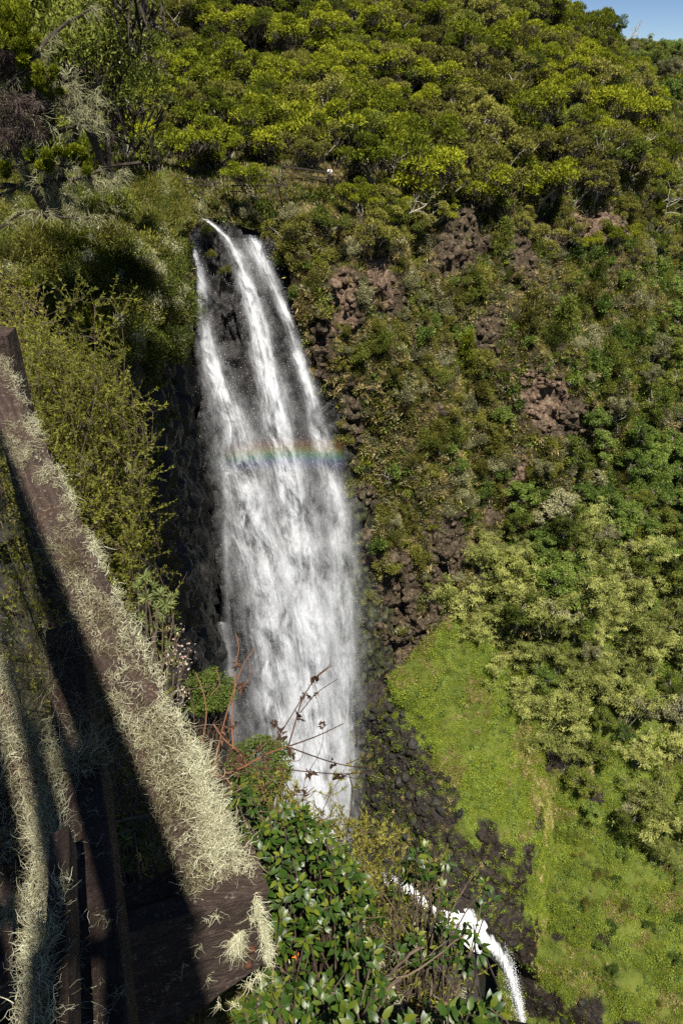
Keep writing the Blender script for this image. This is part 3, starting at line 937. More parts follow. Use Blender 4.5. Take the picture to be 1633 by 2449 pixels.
def bush(seed, r=1.1, h=1.5, mat='heath_dark', n=3600, L=(0.10, 0.28), W=(0.015, 0.035), lichen=0, upward=0.6):
    """rounded shrub of many feathery sprays on thin stems"""
    rg = np.random.default_rng(seed)
    st, fo, li = Bag(), Bag(), Bag()
    k = 15
    cs = []
    for i in range(k):
        a = rg.uniform(0, 6.28)
        e = rg.uniform(0.15, 1.0)
        q, d = limb(rg, [0, 0, -0.35], [math.cos(a) * (1.2 - e) * r, math.sin(a) * (1.2 - e) * r, e * h], math.hypot(r * 0.75, h * 0.85) * rg.uniform(0.75, 1.1), 6, 0.14)
        tube(st, q, np.linspace(0.035, 0.01, 7), 4, rg.uniform(0.2, 0.8))
        cs += [q[-1], q[-2], q[-3]]
    cs = np.array(cs)
    i = rg.integers(0, len(cs), n)
    bt = rg.uniform(0.1, 0.8, len(cs))
    rr = rg.uniform(0.3, 0.48, len(cs)) * r
    d = rdir(n, rg)
    P = cs[i] + d * rr[i][:, None] * rg.random((n, 1)) ** 0.5
    blades(fo, P, np.cross(d, rdir(n, rg)) * 0.6 + d * 0.45 + [0, 0, upward * 0.7], rg.uniform(*L, n), rg.uniform(*W, n), np.clip(bt[i] + rg.normal(0, 0.26, n), 0, 1), rg, 0.3, hint=d + [0, 0, 0.35])
    out = [('stem', st.mesh('bush_stems', M['bark'])), ('foliage', fo.mesh('bush_foliage', M[mat]))]
    if lichen:
        j = rg.integers(0, len(cs), 5)
        for c in j:
            m = lichen // 5
            P = cs[c] + rg.normal(0, 0.12, (m, 3)) * r + unit(cs[c] + [0, 0, 0.2]) * rr[c] * 0.7
            blades(li, P, rdir(m, rg) + [0, 0, -0.4], rg.uniform(0.06, 0.22, m), rg.uniform(0.008, 0.022, m), rg.uniform(0, 1, m), rg, 0.5)
        out.append(('lichen', li.mesh('bush_lichen', M['lichen'])))
    return out

def bamboo_clump(seed, h=8.0):
    rg = np.random.default_rng(seed)
    st, fo = Bag(), Bag()
    for c in range(15):
        a = rg.uniform(0, 6.28)
        p, d = limb(rg, [rg.normal(0, .5), rg.normal(0, .5), -0.6], [0.25 * math.cos(a), 0.25 * math.sin(a), 1], h * rg.uniform(0.7, 1.1), 9, 0.06)
        p[5:] += np.outer(np.linspace(0.1, 1, 5) ** 2, [math.cos(a) * 1.5, math.sin(a) * 1.5, -1.1]) * rg.uniform(0.5, 1.2)
        p = spline(p, 14)
        tube(st, p, np.linspace(0.04, 0.012, 14), 4, rg.uniform(0.3, 0.9))
        for b in range(11):
            k = rg.integers(5, 14)
            c0 = p[k] + rg.normal(0, 0.35, 3) * [1, 1, 0.4]
            n = 34
            o_ = unit(rg.normal(0, 1, 3) * [1, 1, 0.2])
            P = c0 + rg.normal(0, 0.22, (n, 3)) * [1, 1, 0.55] + o_ * rg.uniform(0, .45, (n, 1)) + [0, 0, 0.1]
            t = rg.uniform(0.3, 0.75)
            blades(fo, P, o_ * 0.6 + rg.normal(0, 0.4, (n, 3)) + [0, 0, -0.6], rg.uniform(0.22, 0.46, n), rg.uniform(0.03, 0.06, n), np.clip(t + rg.normal(0, .16, n), 0, 1), rg, 0.2, hint=np.tile(o_ * .6 + [0, 0, 0.9], (n, 1)))
    return [('culm', st.mesh('bamboo_culms', M['bark'])), ('foliage', fo.mesh('bamboo_foliage', M['bamboo']))]

def dead_tree(seed, h=3.2):
    rg = np.random.default_rng(seed)
    b = Bag()
    p, d = limb(rg, [0, 0, -0.3], [rg.normal(0, .4), rg.normal(0, .2), 1], h, 8, 0.22)
    tube(b, spline(p, 14), np.linspace(0.06, 0.015, 14), 5, .8)
    for i in range(9):
        k = rg.integers(2, 9)
        q, _ = limb(rg, p[k], rg.normal(0, 1, 3) * [1, .7, .4] + [0, 0, .7], h * rg.uniform(0.25, 0.5), 5, 0.28)
        tube(b, q, np.linspace(0.028, 0.008, 6), 4, .8)
        for j in range(2):
            q2, _ = limb(rg, q[rg.integers(2, 5)], rg.normal(0, 1, 3) + [0, 0, .5], h * 0.16, 4, 0.25)
            tube(b, q2, np.linspace(0.013, 0.005, 5), 3, .8)
    return [('trunk', b.mesh('dead_trunk', M['bark_pale']))]
M['bark_pale'] = plain_mat('bleached_wood', (0.14, 0.12, 0.09), (0.40, 0.36, 0.29), 6.0)

def tuft(seed, n=34, L=(0.3, 0.75), W=(0.016, 0.034), mat='tussock', droop=0.35, r=0.12):
    rg = np.random.default_rng(seed)
    b = Bag()
    a = rg.uniform(0, 6.28, n)
    e = rg.uniform(0.2, 1.1, n)
    D = np.stack([np.cos(a) * (1.2 - e), np.sin(a) * (1.2 - e), e], -1)
    blades(b, rg.normal(0, r, (n, 3)) * [1, 1, 0.2], D, rg.uniform(*L, n), rg.uniform(*W, n), np.clip(rg.normal(0.5, .22, n), 0, 1), rg, droop, hint=np.tile([0, 0, 1.0], (n, 1)) + D * 0.2)
    return b.mesh('tuft', M[mat])

def leafy(seed, n=20, L=0.2, mat='herb', r=0.22):
    rg = np.random.default_rng(seed)
    b = Bag()
    P = rg.normal(0, r, (n, 3)) * [1, 1, 0.3] + [0, 0, 0.1]
    D = unit(rg.normal(0, 1, (n, 3)) * [1, 1, 0.45] + [0, 0, 0.25])
    blades(b, P, D, rg.uniform(0.6, 1.2, n) * L, rg.uniform(0.25, 0.42, n) * L, np.clip(rg.normal(0.5, .22, n), 0, 1), rg, 0.15, hint=np.tile([0, 0, 1.0], (n, 1)))
    return b.mesh('leafy', M[mat])

def rock_mesh(seed, mat='wet', sub=2, ang=0.5):
    import bmesh
    rg = np.random.default_rng(seed)
    bm = bmesh.new()
    bmesh.ops.create_icosphere(bm, subdivisions=sub, radius=1.0)
    V = np.array([v.co[:] for v in bm.verts])
    F = np.array([[v.index for v in f.verts] for f in bm.faces])
    bm.free()
    for k in range(9):                       # cut flat facets
        d = rdir(1, rg)[0]
        c = rg.uniform(0.45, 0.85)
        s = V @ d
        V = V - np.outer(np.maximum(s - c, 0), d) * 0.95
    V = V * rg.uniform(0.65, 1.15, 3) + (fbm(V * 2.0 + seed, 3, seed)[:, None] - 0.5) * 0.15
    return mesh_of('boulder', V, F, M[mat], False, {'tint': np.full(len(V), rg.random()), 'moss': np.full(len(V), rg.uniform(0, 0.4)), 'rock': np.ones(len(V))})

def pick(G, n, weight=None, mind=0.0, seed=0, margin=60):
    """n points on a surface grid, area-weighted, kept mind apart"""
    rg = np.random.default_rng(seed)
    A, B, C = G[:-1, :-1], G[:-1, 1:], G[1:, :-1]
    ar = np.linalg.norm(np.cross(B - A, C - A), axis=-1)
    X, Y = proj(A)
    ar = ar * ((X > -margin) & (X < IW + margin) & (Y > -margin * 2) & (Y < IH + margin * 2))
    if weight is not None:
        ar = ar * weight[:-1, :-1]
    pr = ar.ravel() / ar.sum()
    m = n * (5 if mind > 0 else 1)
    c = rg.choice(len(pr), m, p=pr)
    i, j = np.unravel_index(c, ar.shape)
    u, v = rg.random((m, 1)), rg.random((m, 1))
    P = A[i, j] + (B[i, j] - A[i, j]) * u + (C[i, j] - A[i, j]) * v
    N = unit(np.cross(B[i, j] - A[i, j], C[i, j] - A[i, j]))
    N = np.where(np.sum(N * P, -1, keepdims=True) > 0, -N, N)
    if mind > 0:
        cell, ok = {}, []
        for k in range(m):
            key = tuple(np.floor(P[k] / mind).astype(int))
            bad = False
            for a in (-1, 0, 1):
                for b in (-1, 0, 1):
                    for d in (-1, 0, 1):
                        for q in cell.get((key[0] + a, key[1] + b, key[2] + d), ()):
                            if np.sum((P[q] - P[k]) ** 2) < mind * mind:
                                bad = True
            if not bad:
                cell.setdefault(key, []).append(k)
                ok.append(k)
                if len(ok) >= n:
                    break
        P, N = P[ok], N[ok]
    return P, N

def place(name, parts, P, rz, sc, label, cat, group, tilt=(0, 0)):
    t = thing(name, label, cat, P, (tilt[0], tilt[1], rz), sc, group)
    for pn, me in parts:
        o = obj(pn, me, t)
        if pn in ('lichen', 'twigs'):
            o['kind'] = 'stuff'
    return t

def gn_scatter(name, P, N, meshes, scales, label, cat, seed=0, align=0.5, idx=None, parts=None):
    """one countless mass of small plants: shared tufts set on points"""
    rg = np.random.default_rng(seed)
    n = len(P)
    me = bpy.data.meshes.new(name)
    me.vertices.add(n)
    me.vertices.foreach_set('co', np.ascontiguousarray(P, np.float32).ravel())
    up = unit(N * align + np.array([0, 0, 1.0]) * (1 - align))
    th = np.arccos(np.clip(up[:, 2], -1, 1))
    ph = np.arctan2(up[:, 1], up[:, 0])
    rot = np.stack([0 * th, th, ph], -1)
    a = me.attributes.new('rot', 'FLOAT_VECTOR', 'POINT')
    a.data.foreach_set('vector', np.ascontiguousarray(rot, np.float32).ravel())
    a = me.attributes.new('spin', 'FLOAT', 'POINT')
    a.data.foreach_set('value', rg.uniform(0, 6.28, n).astype(np.float32))
    a = me.attributes.new('size', 'FLOAT', 'POINT')
    a.data.foreach_set('value', np.broadcast_to(scales, (n,)).astype(np.float32))
    a = me.attributes.new('which', 'INT', 'POINT')
    a.data.foreach_set('value', (rg.integers(0, len(meshes), n) if idx is None else idx).astype(np.int32))
    me.update()
    src = bpy.data.collections.new(name + '_source')
    for k, m in enumerate(meshes):
        src.objects.link(bpy.data.objects.new('%s_piece_%02d' % (name, k), m))
    ng = bpy.data.node_groups.new(name + '_scatter', 'GeometryNodeTree')
    ng.interface.new_socket('Geometry', in_out='INPUT', socket_type='NodeSocketGeometry')
    ng.interface.new_socket('Geometry', in_out='OUTPUT', socket_type='NodeSocketGeometry')
    N_ = ng.nodes.new
    gi, go = N_('NodeGroupInput'), N_('NodeGroupOutput')
    iop, ci = N_('GeometryNodeInstanceOnPoints'), N_('GeometryNodeCollectionInfo')
    ci.inputs['Collection'].default_value = src
    ci.inputs['Separate Children'].default_value = True
    ci.inputs['Reset Children'].default_value = True
    def na(nm, ty):
        q = N_('GeometryNodeInputNamedAttribute')
        q.data_type = ty
        q.inputs['Name'].default_value = nm
        return q.outputs['Attribute']
    e2r = N_('FunctionNodeEulerToRotation')
    rr = N_('FunctionNodeRotateRotation')
    rr.rotation_space = 'LOCAL'
    aa = N_('FunctionNodeAxisAngleToRotation')
    aa.inputs['Axis'].default_value = (0, 0, 1)
    lk = ng.links.new
    lk(na('rot', 'FLOAT_VECTOR'), e2r.inputs[0])
    lk(e2r.outputs[0], rr.inputs[0])
    lk(na('spin', 'FLOAT'), aa.inputs['Angle'])
    lk(aa.outputs[0], rr.inputs[1])
    lk(gi.outputs[0], iop.inputs['Points'])
    lk(ci.outputs[0], iop.inputs['Instance'])
    iop.inputs['Pick Instance'].default_value = True
    lk(na('which', 'INT'), iop.inputs['Instance Index'])
    lk(rr.outputs[0], iop.inputs['Rotation'])
    lk(na('size', 'FLOAT'), iop.inputs['Scale'])
    lk(iop.outputs[0], go.inputs[0])
    o = obj(name, me)
    md = o.modifiers.new('scatter', 'NODES')
    md.node_group = ng
    tag(o, label, cat, kind='stuff')
    return o

def joined(parts):
    """one mesh out of a prototype's parts, for far masses"""
    Vs, Fs, Ts, mi, n, k = [], [], [], [], 0, 0
    mats = []
    for pn, me in parts:
        v = np.empty(len(me.vertices) * 3, np.float32)
        me.vertices.foreach_get('co', v)
        f = np.empty(len(me.loops), np.int32)
        me.loops.foreach_get('vertex_index', f)
        t = np.empty(len(me.vertices), np.float32)
        me.attributes['tint'].data.foreach_get('value', t)
        Vs.append(v.reshape(-1, 3)); Fs.append(f.reshape(-1, 3) + n); Ts.append(t)
        mi.append(np.full(len(f) // 3, k)); mats.append(me.materials[0])
        n += len(v) // 3
        k += 1
    me = mesh_of('mass', np.concatenate(Vs), np.concatenate(Fs), mats[0], False, {'tint': np.concatenate(Ts)})
    for m in mats[1:]:
        me.materials.append(m)
    me.polygons.foreach_set('material_index', np.concatenate(mi).astype(np.int32))
    return me

# ------------------------------------------------------------------ forest on the hill
TREES = [heath_tree(100 + i, h, m, s, lichen=12) for i, (h, m, s) in enumerate([(5.6, 'heath', 1.0), (6.2, 'heath', 1.2), (5.0, 'heath', 0.9), (6.0, 'heath_brown', 1.0), (5.4, 'heath_brown', 1.25), (5.8, 'heath_dark', 1.0), (6.6, 'heath', 1.4)])]
hx, hy = proj(HG)
path_gap = 1.0 - ((hx > 395) & (hx < 890) & (hy > 412)) * 1.0
P, N = pick(HG, 900, path_gap, 3.1, 5, 100)
dist = np.linalg.norm(P, axis=1)
order = np.argsort(dist + np.where(proj(P)[1] < -30, 80, 0))
rg = np.random.default_rng(21)
tone = fbm(P * 0.05, 3, 88)
xs_, ys_ = proj(P)
def hill_kind(k):
    right = xs_[k] > 950 + 250 * (tone[k] - 0.5)
    w = np.array([3, 3, 2, .6, .5, .7, 2]) if not right else np.array([1.2, 1.2, 1, 2.2, 2, 1.4, 1.2])
    return int(rg.choice(7, p=w / w.sum()))
LOOK = ['bright yellow-green', 'broad yellow-green', 'compact yellow-green', 'brownish', 'wide brownish', 'deep green', 'flat-topped yellow-green']
for k in order[:290]:
    if ys_[k] < 240:
        where = 'on the upper hill, ' + ('far left' if xs_[k] < 500 else ('left of centre' if xs_[k] < 900 else ('right of centre' if xs_[k] < 1200 else 'near the skyline')))
    else:
        where = ('left of the railing' if xs_[k] < 430 else ('just above the railing' if xs_[k] < 700 else ('above the walkway person' if xs_[k] < 900 else ('above the middle of the right cliff' if xs_[k] < 1200 else 'above the reddish rock scar'))))
    j = hill_kind(k)
    s_ = rg.uniform(0.75, 1.5)
    lab = '%s %s heath tree %s' % ('small' if s_ < 1.0 else ('tall' if s_ > 1.2 else 'mid-sized'), LOOK[j], where)
    place('heath_tree', TREES[j], P[k] - [0, 0, 0.2], rg.uniform(0, 6.28), s_, lab, 'tree', lab + ' (forest)', (rg.normal(0, .08) + 0.1, rg.normal(0, .08)))
rest = order[290:]
TJ = [joined(t) for t in TREES]
gn_scatter('far_forest', P[rest], N[rest], TJ, rg.uniform(0.75, 1.5, len(rest)), 'mass of giant heath trees filling the hill above the falls', 'forest', 3, 0.12, np.array([hill_kind(k) for k in rest]))
# undergrowth under and below the forest
TUF = [tuft(300 + i) for i in range(4)] + [tuft(310 + i, 40, (0.2, 0.5), (0.02, 0.05), 'heath_brown') for i in range(2)]
SCRUB = [tuft(330 + i, 70, (0.2, 0.5), (0.03, 0.07), m, 0.3, 0.3) for i, m in enumerate(['heath_dark', 'heath_brown', 'grey_shrub', 'heath', 'broad'])]
P, N = pick(HG, 3600, (0.08 + smooth01((hy - 360) / 100)) * (1.0 - ((hx > 670) & (hx < 840) & (hy > 370) & (hy < 450))), 0, 6)
gn_scatter('hill_undergrowth', P, N, SCRUB + TUF[:3], np.random.default_rng(3).uniform(0.6, 1.6, len(P)), 'low scrub and grass under the heath trees on the hill', 'undergrowth', 4, 0.25)

# ------------------------------------------------------------------ right cliff
cx, cyy = proj(CG)
veg = np.clip(1.15 - C_rock * 1.12, 0.03, 1)
P, N = pick(CG, 17000, veg, 0, 8)
gx_, gy_ = proj(P)
green = smooth01((gx_ - 1200) / 350 + (gy_ - 900) / 800) * 0.5 + 0.20 + (fbm(P * 0.12, 4, 66) - 0.5) * 1.3
rg = np.random.default_rng(31)
pieces = TUF[:4] + TUF[4:] + SCRUB + [leafy(350, 26, 0.3, 'broad', 0.3), leafy(351, 26, 0.26, 'herb', 0.3)]
idx = np.where(rg.random(len(P)) < green, rg.choice([6, 6, 7, 8, 9, 10, 11, 12], len(P)), rg.choice([0, 1, 2, 3, 0, 1, 4, 5, 7, 8], len(P)))
gn_scatter('cliff_grass', P, N, pieces, rg.uniform(0.5, 1.25, len(P)), 'dry tussock grass and low scrub covering the steep right cliff', 'grass', 9, 0.55, idx)

# craggy outcrops on the bare parts of the cliff
def crag(seed, warm_):
    me = rock_mesh(seed, 'ground')
    a = me.attributes.new('warm', 'FLOAT', 'POINT')
    a.data.foreach_set('value', np.full(len(me.vertices), warm_, np.float32))
    return me
CRAG = [crag(760 + i, 0.0) for i in range(4)] + [crag(770 + i, 1.0) for i in range(4)]
P, N = pick(CG, 1500, smooth01((C_rock - 0.45) * 4), 0, 19)
wm = blobs(P, [(1420, 545, 110, 100), (1290, 950, 70, 90), (1232, 1140, 40, 80), (820, 740, 40, 110), (910, 690, 40, 80)]) > 0.1
rg = np.random.default_rng(35)
gn_scatter('cliff_outcrops', P - N * 0.12, N, CRAG, rg.uniform(0.2, 0.75, len(P)), 'craggy brown rock outcrops showing through the scrub of the right cliff', 'rocks', 36, 0.9, np.where(wm, rg.integers(4, 8, len(P)), rg.integers(0, 4, len(P))))

BUSH = {
    'heath': [bush(400 + i, 1.2, 1.8, 'heath_brown', 3000, (0.12, 0.34), (0.02, 0.045)) for i in range(3)],
    'green': [bush(410 + i, 1.2, 1.6, 'broad', 2400, (0.14, 0.30), (0.04, 0.08), upward=0.1) for i in range(3)],
    'grey': [bush(420 + i, 1.1, 1.4, 'grey_shrub', 2400, (0.12, 0.30), (0.02, 0.05)) for i in range(2)],
    'dark': [bush(430 + i, 1.2, 2.0, 'heath_dark', 3000, (0.12, 0.34), (0.02, 0.045)) for i in range(2)],
}
DESC = {'heath': 'brownish green heath bush', 'green': 'glossy dark green leafy bush', 'grey': 'grey-green twiggy shrub', 'dark': 'deep green feathery heath bush'}
P, N = pick(CG, 520, np.clip(1.1 - C_rock * 1.1, 0.0, 1) * (0.25 + smooth01((fbm(CG * 0.13, 3, 67) - 0.42) * 5)), 1.4, 12)
bx_, by_ = proj(P)
order = np.argsort(np.linalg.norm(P, axis=1))
rg = np.random.default_rng(33)
more = []
for n_, k in enumerate(order):
    g = smooth01((bx_[k] - 1050) / 450)
    w = np.array([2.2 - g, 0.5 + 2 * g, 1.2, 1.0])
    kind = ['heath', 'green', 'grey', 'dark'][rg.choice(4, p=w / w.sum())]
    zone = 'upper' if by_[k] < 750 else ('middle' if by_[k] < 1100 else 'lower')
    sidew = 'beside the waterfall' if bx_[k] < 930 else ('left of centre' if bx_[k] < 1070 else ('at its centre' if bx_[k] < 1220 else ('right of centre' if bx_[k] < 1400 else 'towards the far right')))
    s_ = rg.uniform(0.4, 1.1)
    big = 'small ' if s_ < .62 else ('large ' if s_ > .88 else 'mid-sized ')
    if n_ < 230:
        place('bush', BUSH[kind][rg.integers(len(BUSH[kind]))], P[k] + N[k] * 0.1, rg.uniform(0, 6.28), s_, big + '%s on %s right cliff, %s' % (DESC[kind], zone, sidew), 'bush', big + '%s bushes, %s right cliff %s' % (kind, zone, sidew), (-0.35 * N[k][1] * -1, rg.normal(0, .1)))
    else:
        more.append((k, ['heath', 'green', 'grey', 'dark'].index(kind)))
ks = np.array([m[0] for m in more])
gn_scatter('cliff_bushes', P[ks], N[ks], [joined(BUSH[b][0]) for b in ('heath', 'green', 'grey', 'dark')], rg.uniform(0.5, 1.2, len(ks)), 'mass of small bushes dotting the upper and far right cliff', 'bushes', 34, 0.3, np.array([m[1] for m in more]))

# small trees thinning out from the forest down the upper cliff
Pc, Nc = pick(CG, 95, np.clip(1 - C_rock * 1.2, 0, 1) * smooth01((660 - cyy) / 160) * ((cx > 900) | (cyy > 560)), 2.2, 17)
for k in range(len(Pc)):
    x, y = (float(c) for c in proj(Pc[k]))
    j = int(rg.choice([0, 2, 3, 3, 4, 5, 5]))
    s_ = rg.uniform(0.4, 0.85)
    lab = '%s %s heath tree clinging to the upper cliff, %s' % ('low' if s_ < .6 else 'taller', LOOK[j], 'beside the falls' if x < 950 else ('left part' if x < 1150 else ('middle part' if x < 1350 else 'right part')))
    place('heath_tree', TREES[j], Pc[k] - Nc[k] * 0.2, rg.uniform(0, 6.28), s_, lab, 'tree', lab, (rg.normal(0.25, .1), rg.normal(0, .15)))

def surf_at(G, px, py):
    """the surface point seen at a picture position"""
    X, Y = proj(G)
    d = (X - px) ** 2 + (Y - py) ** 2
    i = np.unravel_index(np.argmin(d), d.shape)
    return G[i]

CON = [conical_tree(450 + i, h, m) for i, (h, m) in enumerate([(5.5, 'heath_brown'), (6.5, 'heath'), (5, 'heath_dark')])]
for i, (px, py, k, s, lab) in enumerate([
        (1098, 900, 1, 1.0, 'bright yellow-green pointed heath tree in the middle of the right cliff'),
        (1205, 620, 2, 1.0, 'narrow dark heath tree below the forest edge, left of the leafy green gully'),
        (1265, 800, 0, 1.05, 'brownish pointed heath tree on the right cliff, beside a taller dark one'),
        (1345, 800, 2, 1.1, 'tall dark pointed heath tree on the right cliff above the rock band'),
        (1050, 1080, 0, 0.8, 'small pointed heath tree on the cliff close to the rainbow'),
        (1180, 1090, 0, 0.9, 'olive pointed heath tree above the pale rock scar'),
        (880, 1120, 1, 0.6, 'yellowish small heath tree at the cliff edge beside the rainbow'),
        (1420, 690, 2, 0.9, 'dark heath tree under the reddish rock scar on the right cliff')]):
    place('pointed_heath_tree', CON[k], surf_at(CG, px, py), i * 1.7, s, lab, 'tree', None)
DEAD = [dead_tree(470 + i) for i in range(4)]
for i, (px, py, s, lab) in enumerate([
        (950, 520, 1.7, 'bleached dead tree leaning out at the forest edge above the right cliff'), (1195, 480, 1.4, 'forked bleached dead tree under the forest, middle of the cliff top'),
        (1560, 560, 2.0, 'bleached dead branches at the far right edge of the cliff'), (1345, 560, 1.3, 'bleached dead tree left of the reddish rock scar'),
        (1160, 1110, 1.2, 'thin dead tree standing above the pale rock scar'), (935, 1180, 1.1, 'thin bleached dead stem near the cliff edge by the falls'),
        (960, 1345, 1.2, 'bleached fallen branch low on the cliff near the falls'), (1470, 1030, 1.5, 'leaning dead trunk among green bushes on the right cliff'),
        (1110, 400, 1.5, 'pale dead branches poking out of the forest over the right cliff'), (1000, 560, 1.2, 'bleached dead shrub on the upper right cliff'),
        (1440, 440, 1.8, 'bleached dead tree above the reddish rock scar'), (1500, 380, 1.7, 'pale bare tree at the right edge of the forested brow')]):
    place('dead_tree', DEAD[i % 4], surf_at(CG if py > 470 else HG, px, py), i * 2.1, s, lab, 'dead tree', None)

# ------------------------------------------------------------------ trees and bamboo at the foot of the right cliff
BROAD = [broad_tree(500 + i, h, m, lf, c, p_, s) for i, (h, m, lf, c, p_, s) in enumerate([(7, 'broad', 0.24, 30, 190, 1.1), (6, 'broad', 0.22, 26, 170, 1.2), (6.5, 'grey_shrub', 0.22, 28, 170, 1.2), (7.5, 'heath_dark', 0.22, 30, 180, 1.2)])]
rg = np.random.default_rng(41)
def between(x, ys, lo):
    return np.interp(x, ys, lo)
w = smooth01((cx - 1180) / 120) * smooth01((cyy - np.interp(cx, [1180, 1400, 1633], [1180, 1020, 700])) / 90)
P, N = pick(CG, 75, w, 3.2, 44, 30)
for k in range(len(P)):
    j = rg.choice(4, p=[.34, .28, .18, .20])
    x, y = (float(c) for c in proj(P[k]))
    lab = ['dark green broadleaf tree', 'round green broadleaf tree', 'greyish green spreading tree', 'olive green dense tree'][j] + (' high on the far right slope' if y < 1000 else ' at the cliff foot above the bamboo')
    s_ = rg.uniform(0.6, 1.0)
    lab = ('small ' if s_ < .75 else '') + lab + (', left' if x < 1350 else (', middle' if x < 1500 else ', by the right edge'))
    place('broadleaf_tree', BROAD[j], P[k] + N[k] * 0.2, rg.uniform(0, 6.28), s_, lab, 'tree', lab)
BAM = [bamboo_clump(520 + i, h) for i, h in enumerate([8, 7, 9, 7.5])]
def bamboo_zone(G):
    X, Y = proj(G)
    lo = np.interp(X, [1040, 1100, 1180, 1260, 1340, 1420, 1500, 1600], [1500, 1510, 1690, 1790, 1860, 1960, 2040, 2080])
    hi = np.interp(X, [1040, 1100, 1200, 1300, 1500, 1600], [1440, 1400, 1300, 1250, 1330, 1330])
    return ((X > 1060) & (Y > hi) & (Y < lo)).astype(float)
n_b = 0
for G, n, sd in ((CG, 26, 45), (GG, 78, 46)):
    P, N = pick(G, n, bamboo_zone(G), 2.1, sd, 40)
    for k in range(len(P)):
        x, y = (float(c) for c in proj(P[k]))
        part = ('beside the top of the bright meadow' if x < 1300 else 'right of the meadow') if y < 1650 else 'along the lower edge above the gorge'
        if x > 1300 and rg.random() < 0.30:
            j = rg.choice([1, 2, 3])
            place('broadleaf_tree', BROAD[j], P[k], rg.uniform(0, 6.28), rg.uniform(0.6, 0.95), ['', 'round green broadleaf tree', 'greyish green spreading tree', 'olive green dense tree'][j] + ' amid the bamboo at lower right', 'tree', 'trees amid the bamboo')
        else:
            s_ = rg.uniform(0.6, 1.05)
            part += ', ' + ('leftmost' if x < 1150 else ('left' if x < 1280 else ('middle' if x < 1400 else ('right' if x < 1530 else 'by the picture edge'))))
            lab = '%s pale feathery bamboo clump %s' % ('short' if s_ < .75 else ('tall' if s_ > .9 else 'mid-height'), part)
            place('bamboo', BAM[rg.integers(4)], P[k], rg.uniform(0, 6.28), s_, lab, 'bamboo', lab)
            n_b += 1

# ------------------------------------------------------------------ meadow
HERB = [leafy(560 + i, 22, l, 'herb', 0.22) for i, l in enumerate((0.08, 0.11, 0.15))] + [tuft(570 + i, 34, (0.10, 0.26), (0.010, 0.022), 'herb', 0.3, 0.2) for i in range(2)] + [leafy(565, 20, 0.2, 'broad', 0.2), tuft(575, 30, (0.2, 0.5), (0.014, 0.03), 'tussock', 0.3, 0.14)]
rg = np.random.default_rng(51)
for nm, G, rk_, n, lab in (('meadow_plants', SG, s_rock, 16000, 'bright green low plants carpeting the meadow beside the falls'), ('gorge_plants', GG, g_rock, 24000, 'bright green low plants carpeting the gorge slope at lower right')):
    P, N = pick(G, n, np.clip(1 - rk_ * 0.93, 0.02, 1) * (0.25 + smooth01((fbm(G * 0.28, 4, 58) - 0.36) * 4)), 0, 52)
    pt = fbm(P * 0.3, 4, 53)
    idx = np.where(pt > 0.56, rg.choice([0, 4, 4, 6, 3, 3], n), rg.choice([0, 1, 2, 3, 4, 3, 4, 5], n))
    gn_scatter(nm, P, N, HERB, rg.uniform(0.5, 1.25, n) * (0.7 + 0.8 * pt), lab, 'ground cover', 54, 0.7, idx)
P, N = pick(GG, 60, np.clip(1 - g_rock, 0, 1) * smooth01((gx - 1330) / 60), 1.6, 57)
for k in range(len(P)):
    x, y = (float(c) for c in proj(P[k]))
    if y > 1750:
        place('bush', BUSH['green' if k % 3 else 'heath'][k % 3], P[k], k, rg.uniform(0.3, 0.7), ('low green bush' if k % 3 else 'low olive bush') + ' dotting the gorge slope under the bamboo', 'bush', ('green' if k % 3 else 'olive') + ' bushes on the gorge slope')

# ------------------------------------------------------------------ left flank shrubs
lxx, lyy = proj(LG)
LB = [bush(600 + i, 1.5, 1.7, m, 7000, (0.10, 0.30), (0.012, 0.026), 900) for i, m in enumerate(['heath_dark', 'heath_dark', 'heath_brown', 'heath'])]
wz = (lyy < 855) * (lxx < np.interp(lyy, [430, 520, 580, 860], [470, 430, 408, 408])) * 1.0
P, N = pick(LG, 150, wz, 1.35, 61, 120)
rg = np.random.default_rng(62)
for k in range(len(P)):
    x, y = (float(c) for c in proj(P[k]))
    j = rg.choice(4, p=[.3, .2, .38, .12])
    edge_ = 'overhanging the dark cliff' if y > 760 else ('left of the waterfall lip' if y > 540 else 'atop the left slope')
    s_ = rg.uniform(0.8, 1.5)
    edge_ += ', ' + ('at the picture edge' if x < 90 else ('far left' if x < 190 else ('mid slope' if x < 310 else 'near the falls')))
    lab = '%s %s, %s' % ('small' if s_ < 1.05 else ('large' if s_ > 1.3 else 'mid-sized'), ['deep green feathery shrub', 'deep green feathery shrub', 'brownish feathery shrub', 'yellow-green feathery shrub'][j], edge_)
    place('shrub', LB[j], P[k] + N[k] * 0.15, rg.uniform(0, 6.28), s_, lab, 'shrub', lab, (-0.2, 0.15))
P, N = pick(LG, 1500, smooth01((lyy - 840) / 40) * (lxx < 420) * 0.4 + (lyy < 860), 0, 63)
gn_scatter('left_slope_plants', P, N, SCRUB + TUF[:2], rg.uniform(0.4, 1.0, len(P)), 'small ferns and grass clinging to the left slope and dark cliff', 'undergrowth', 64, 0.6)

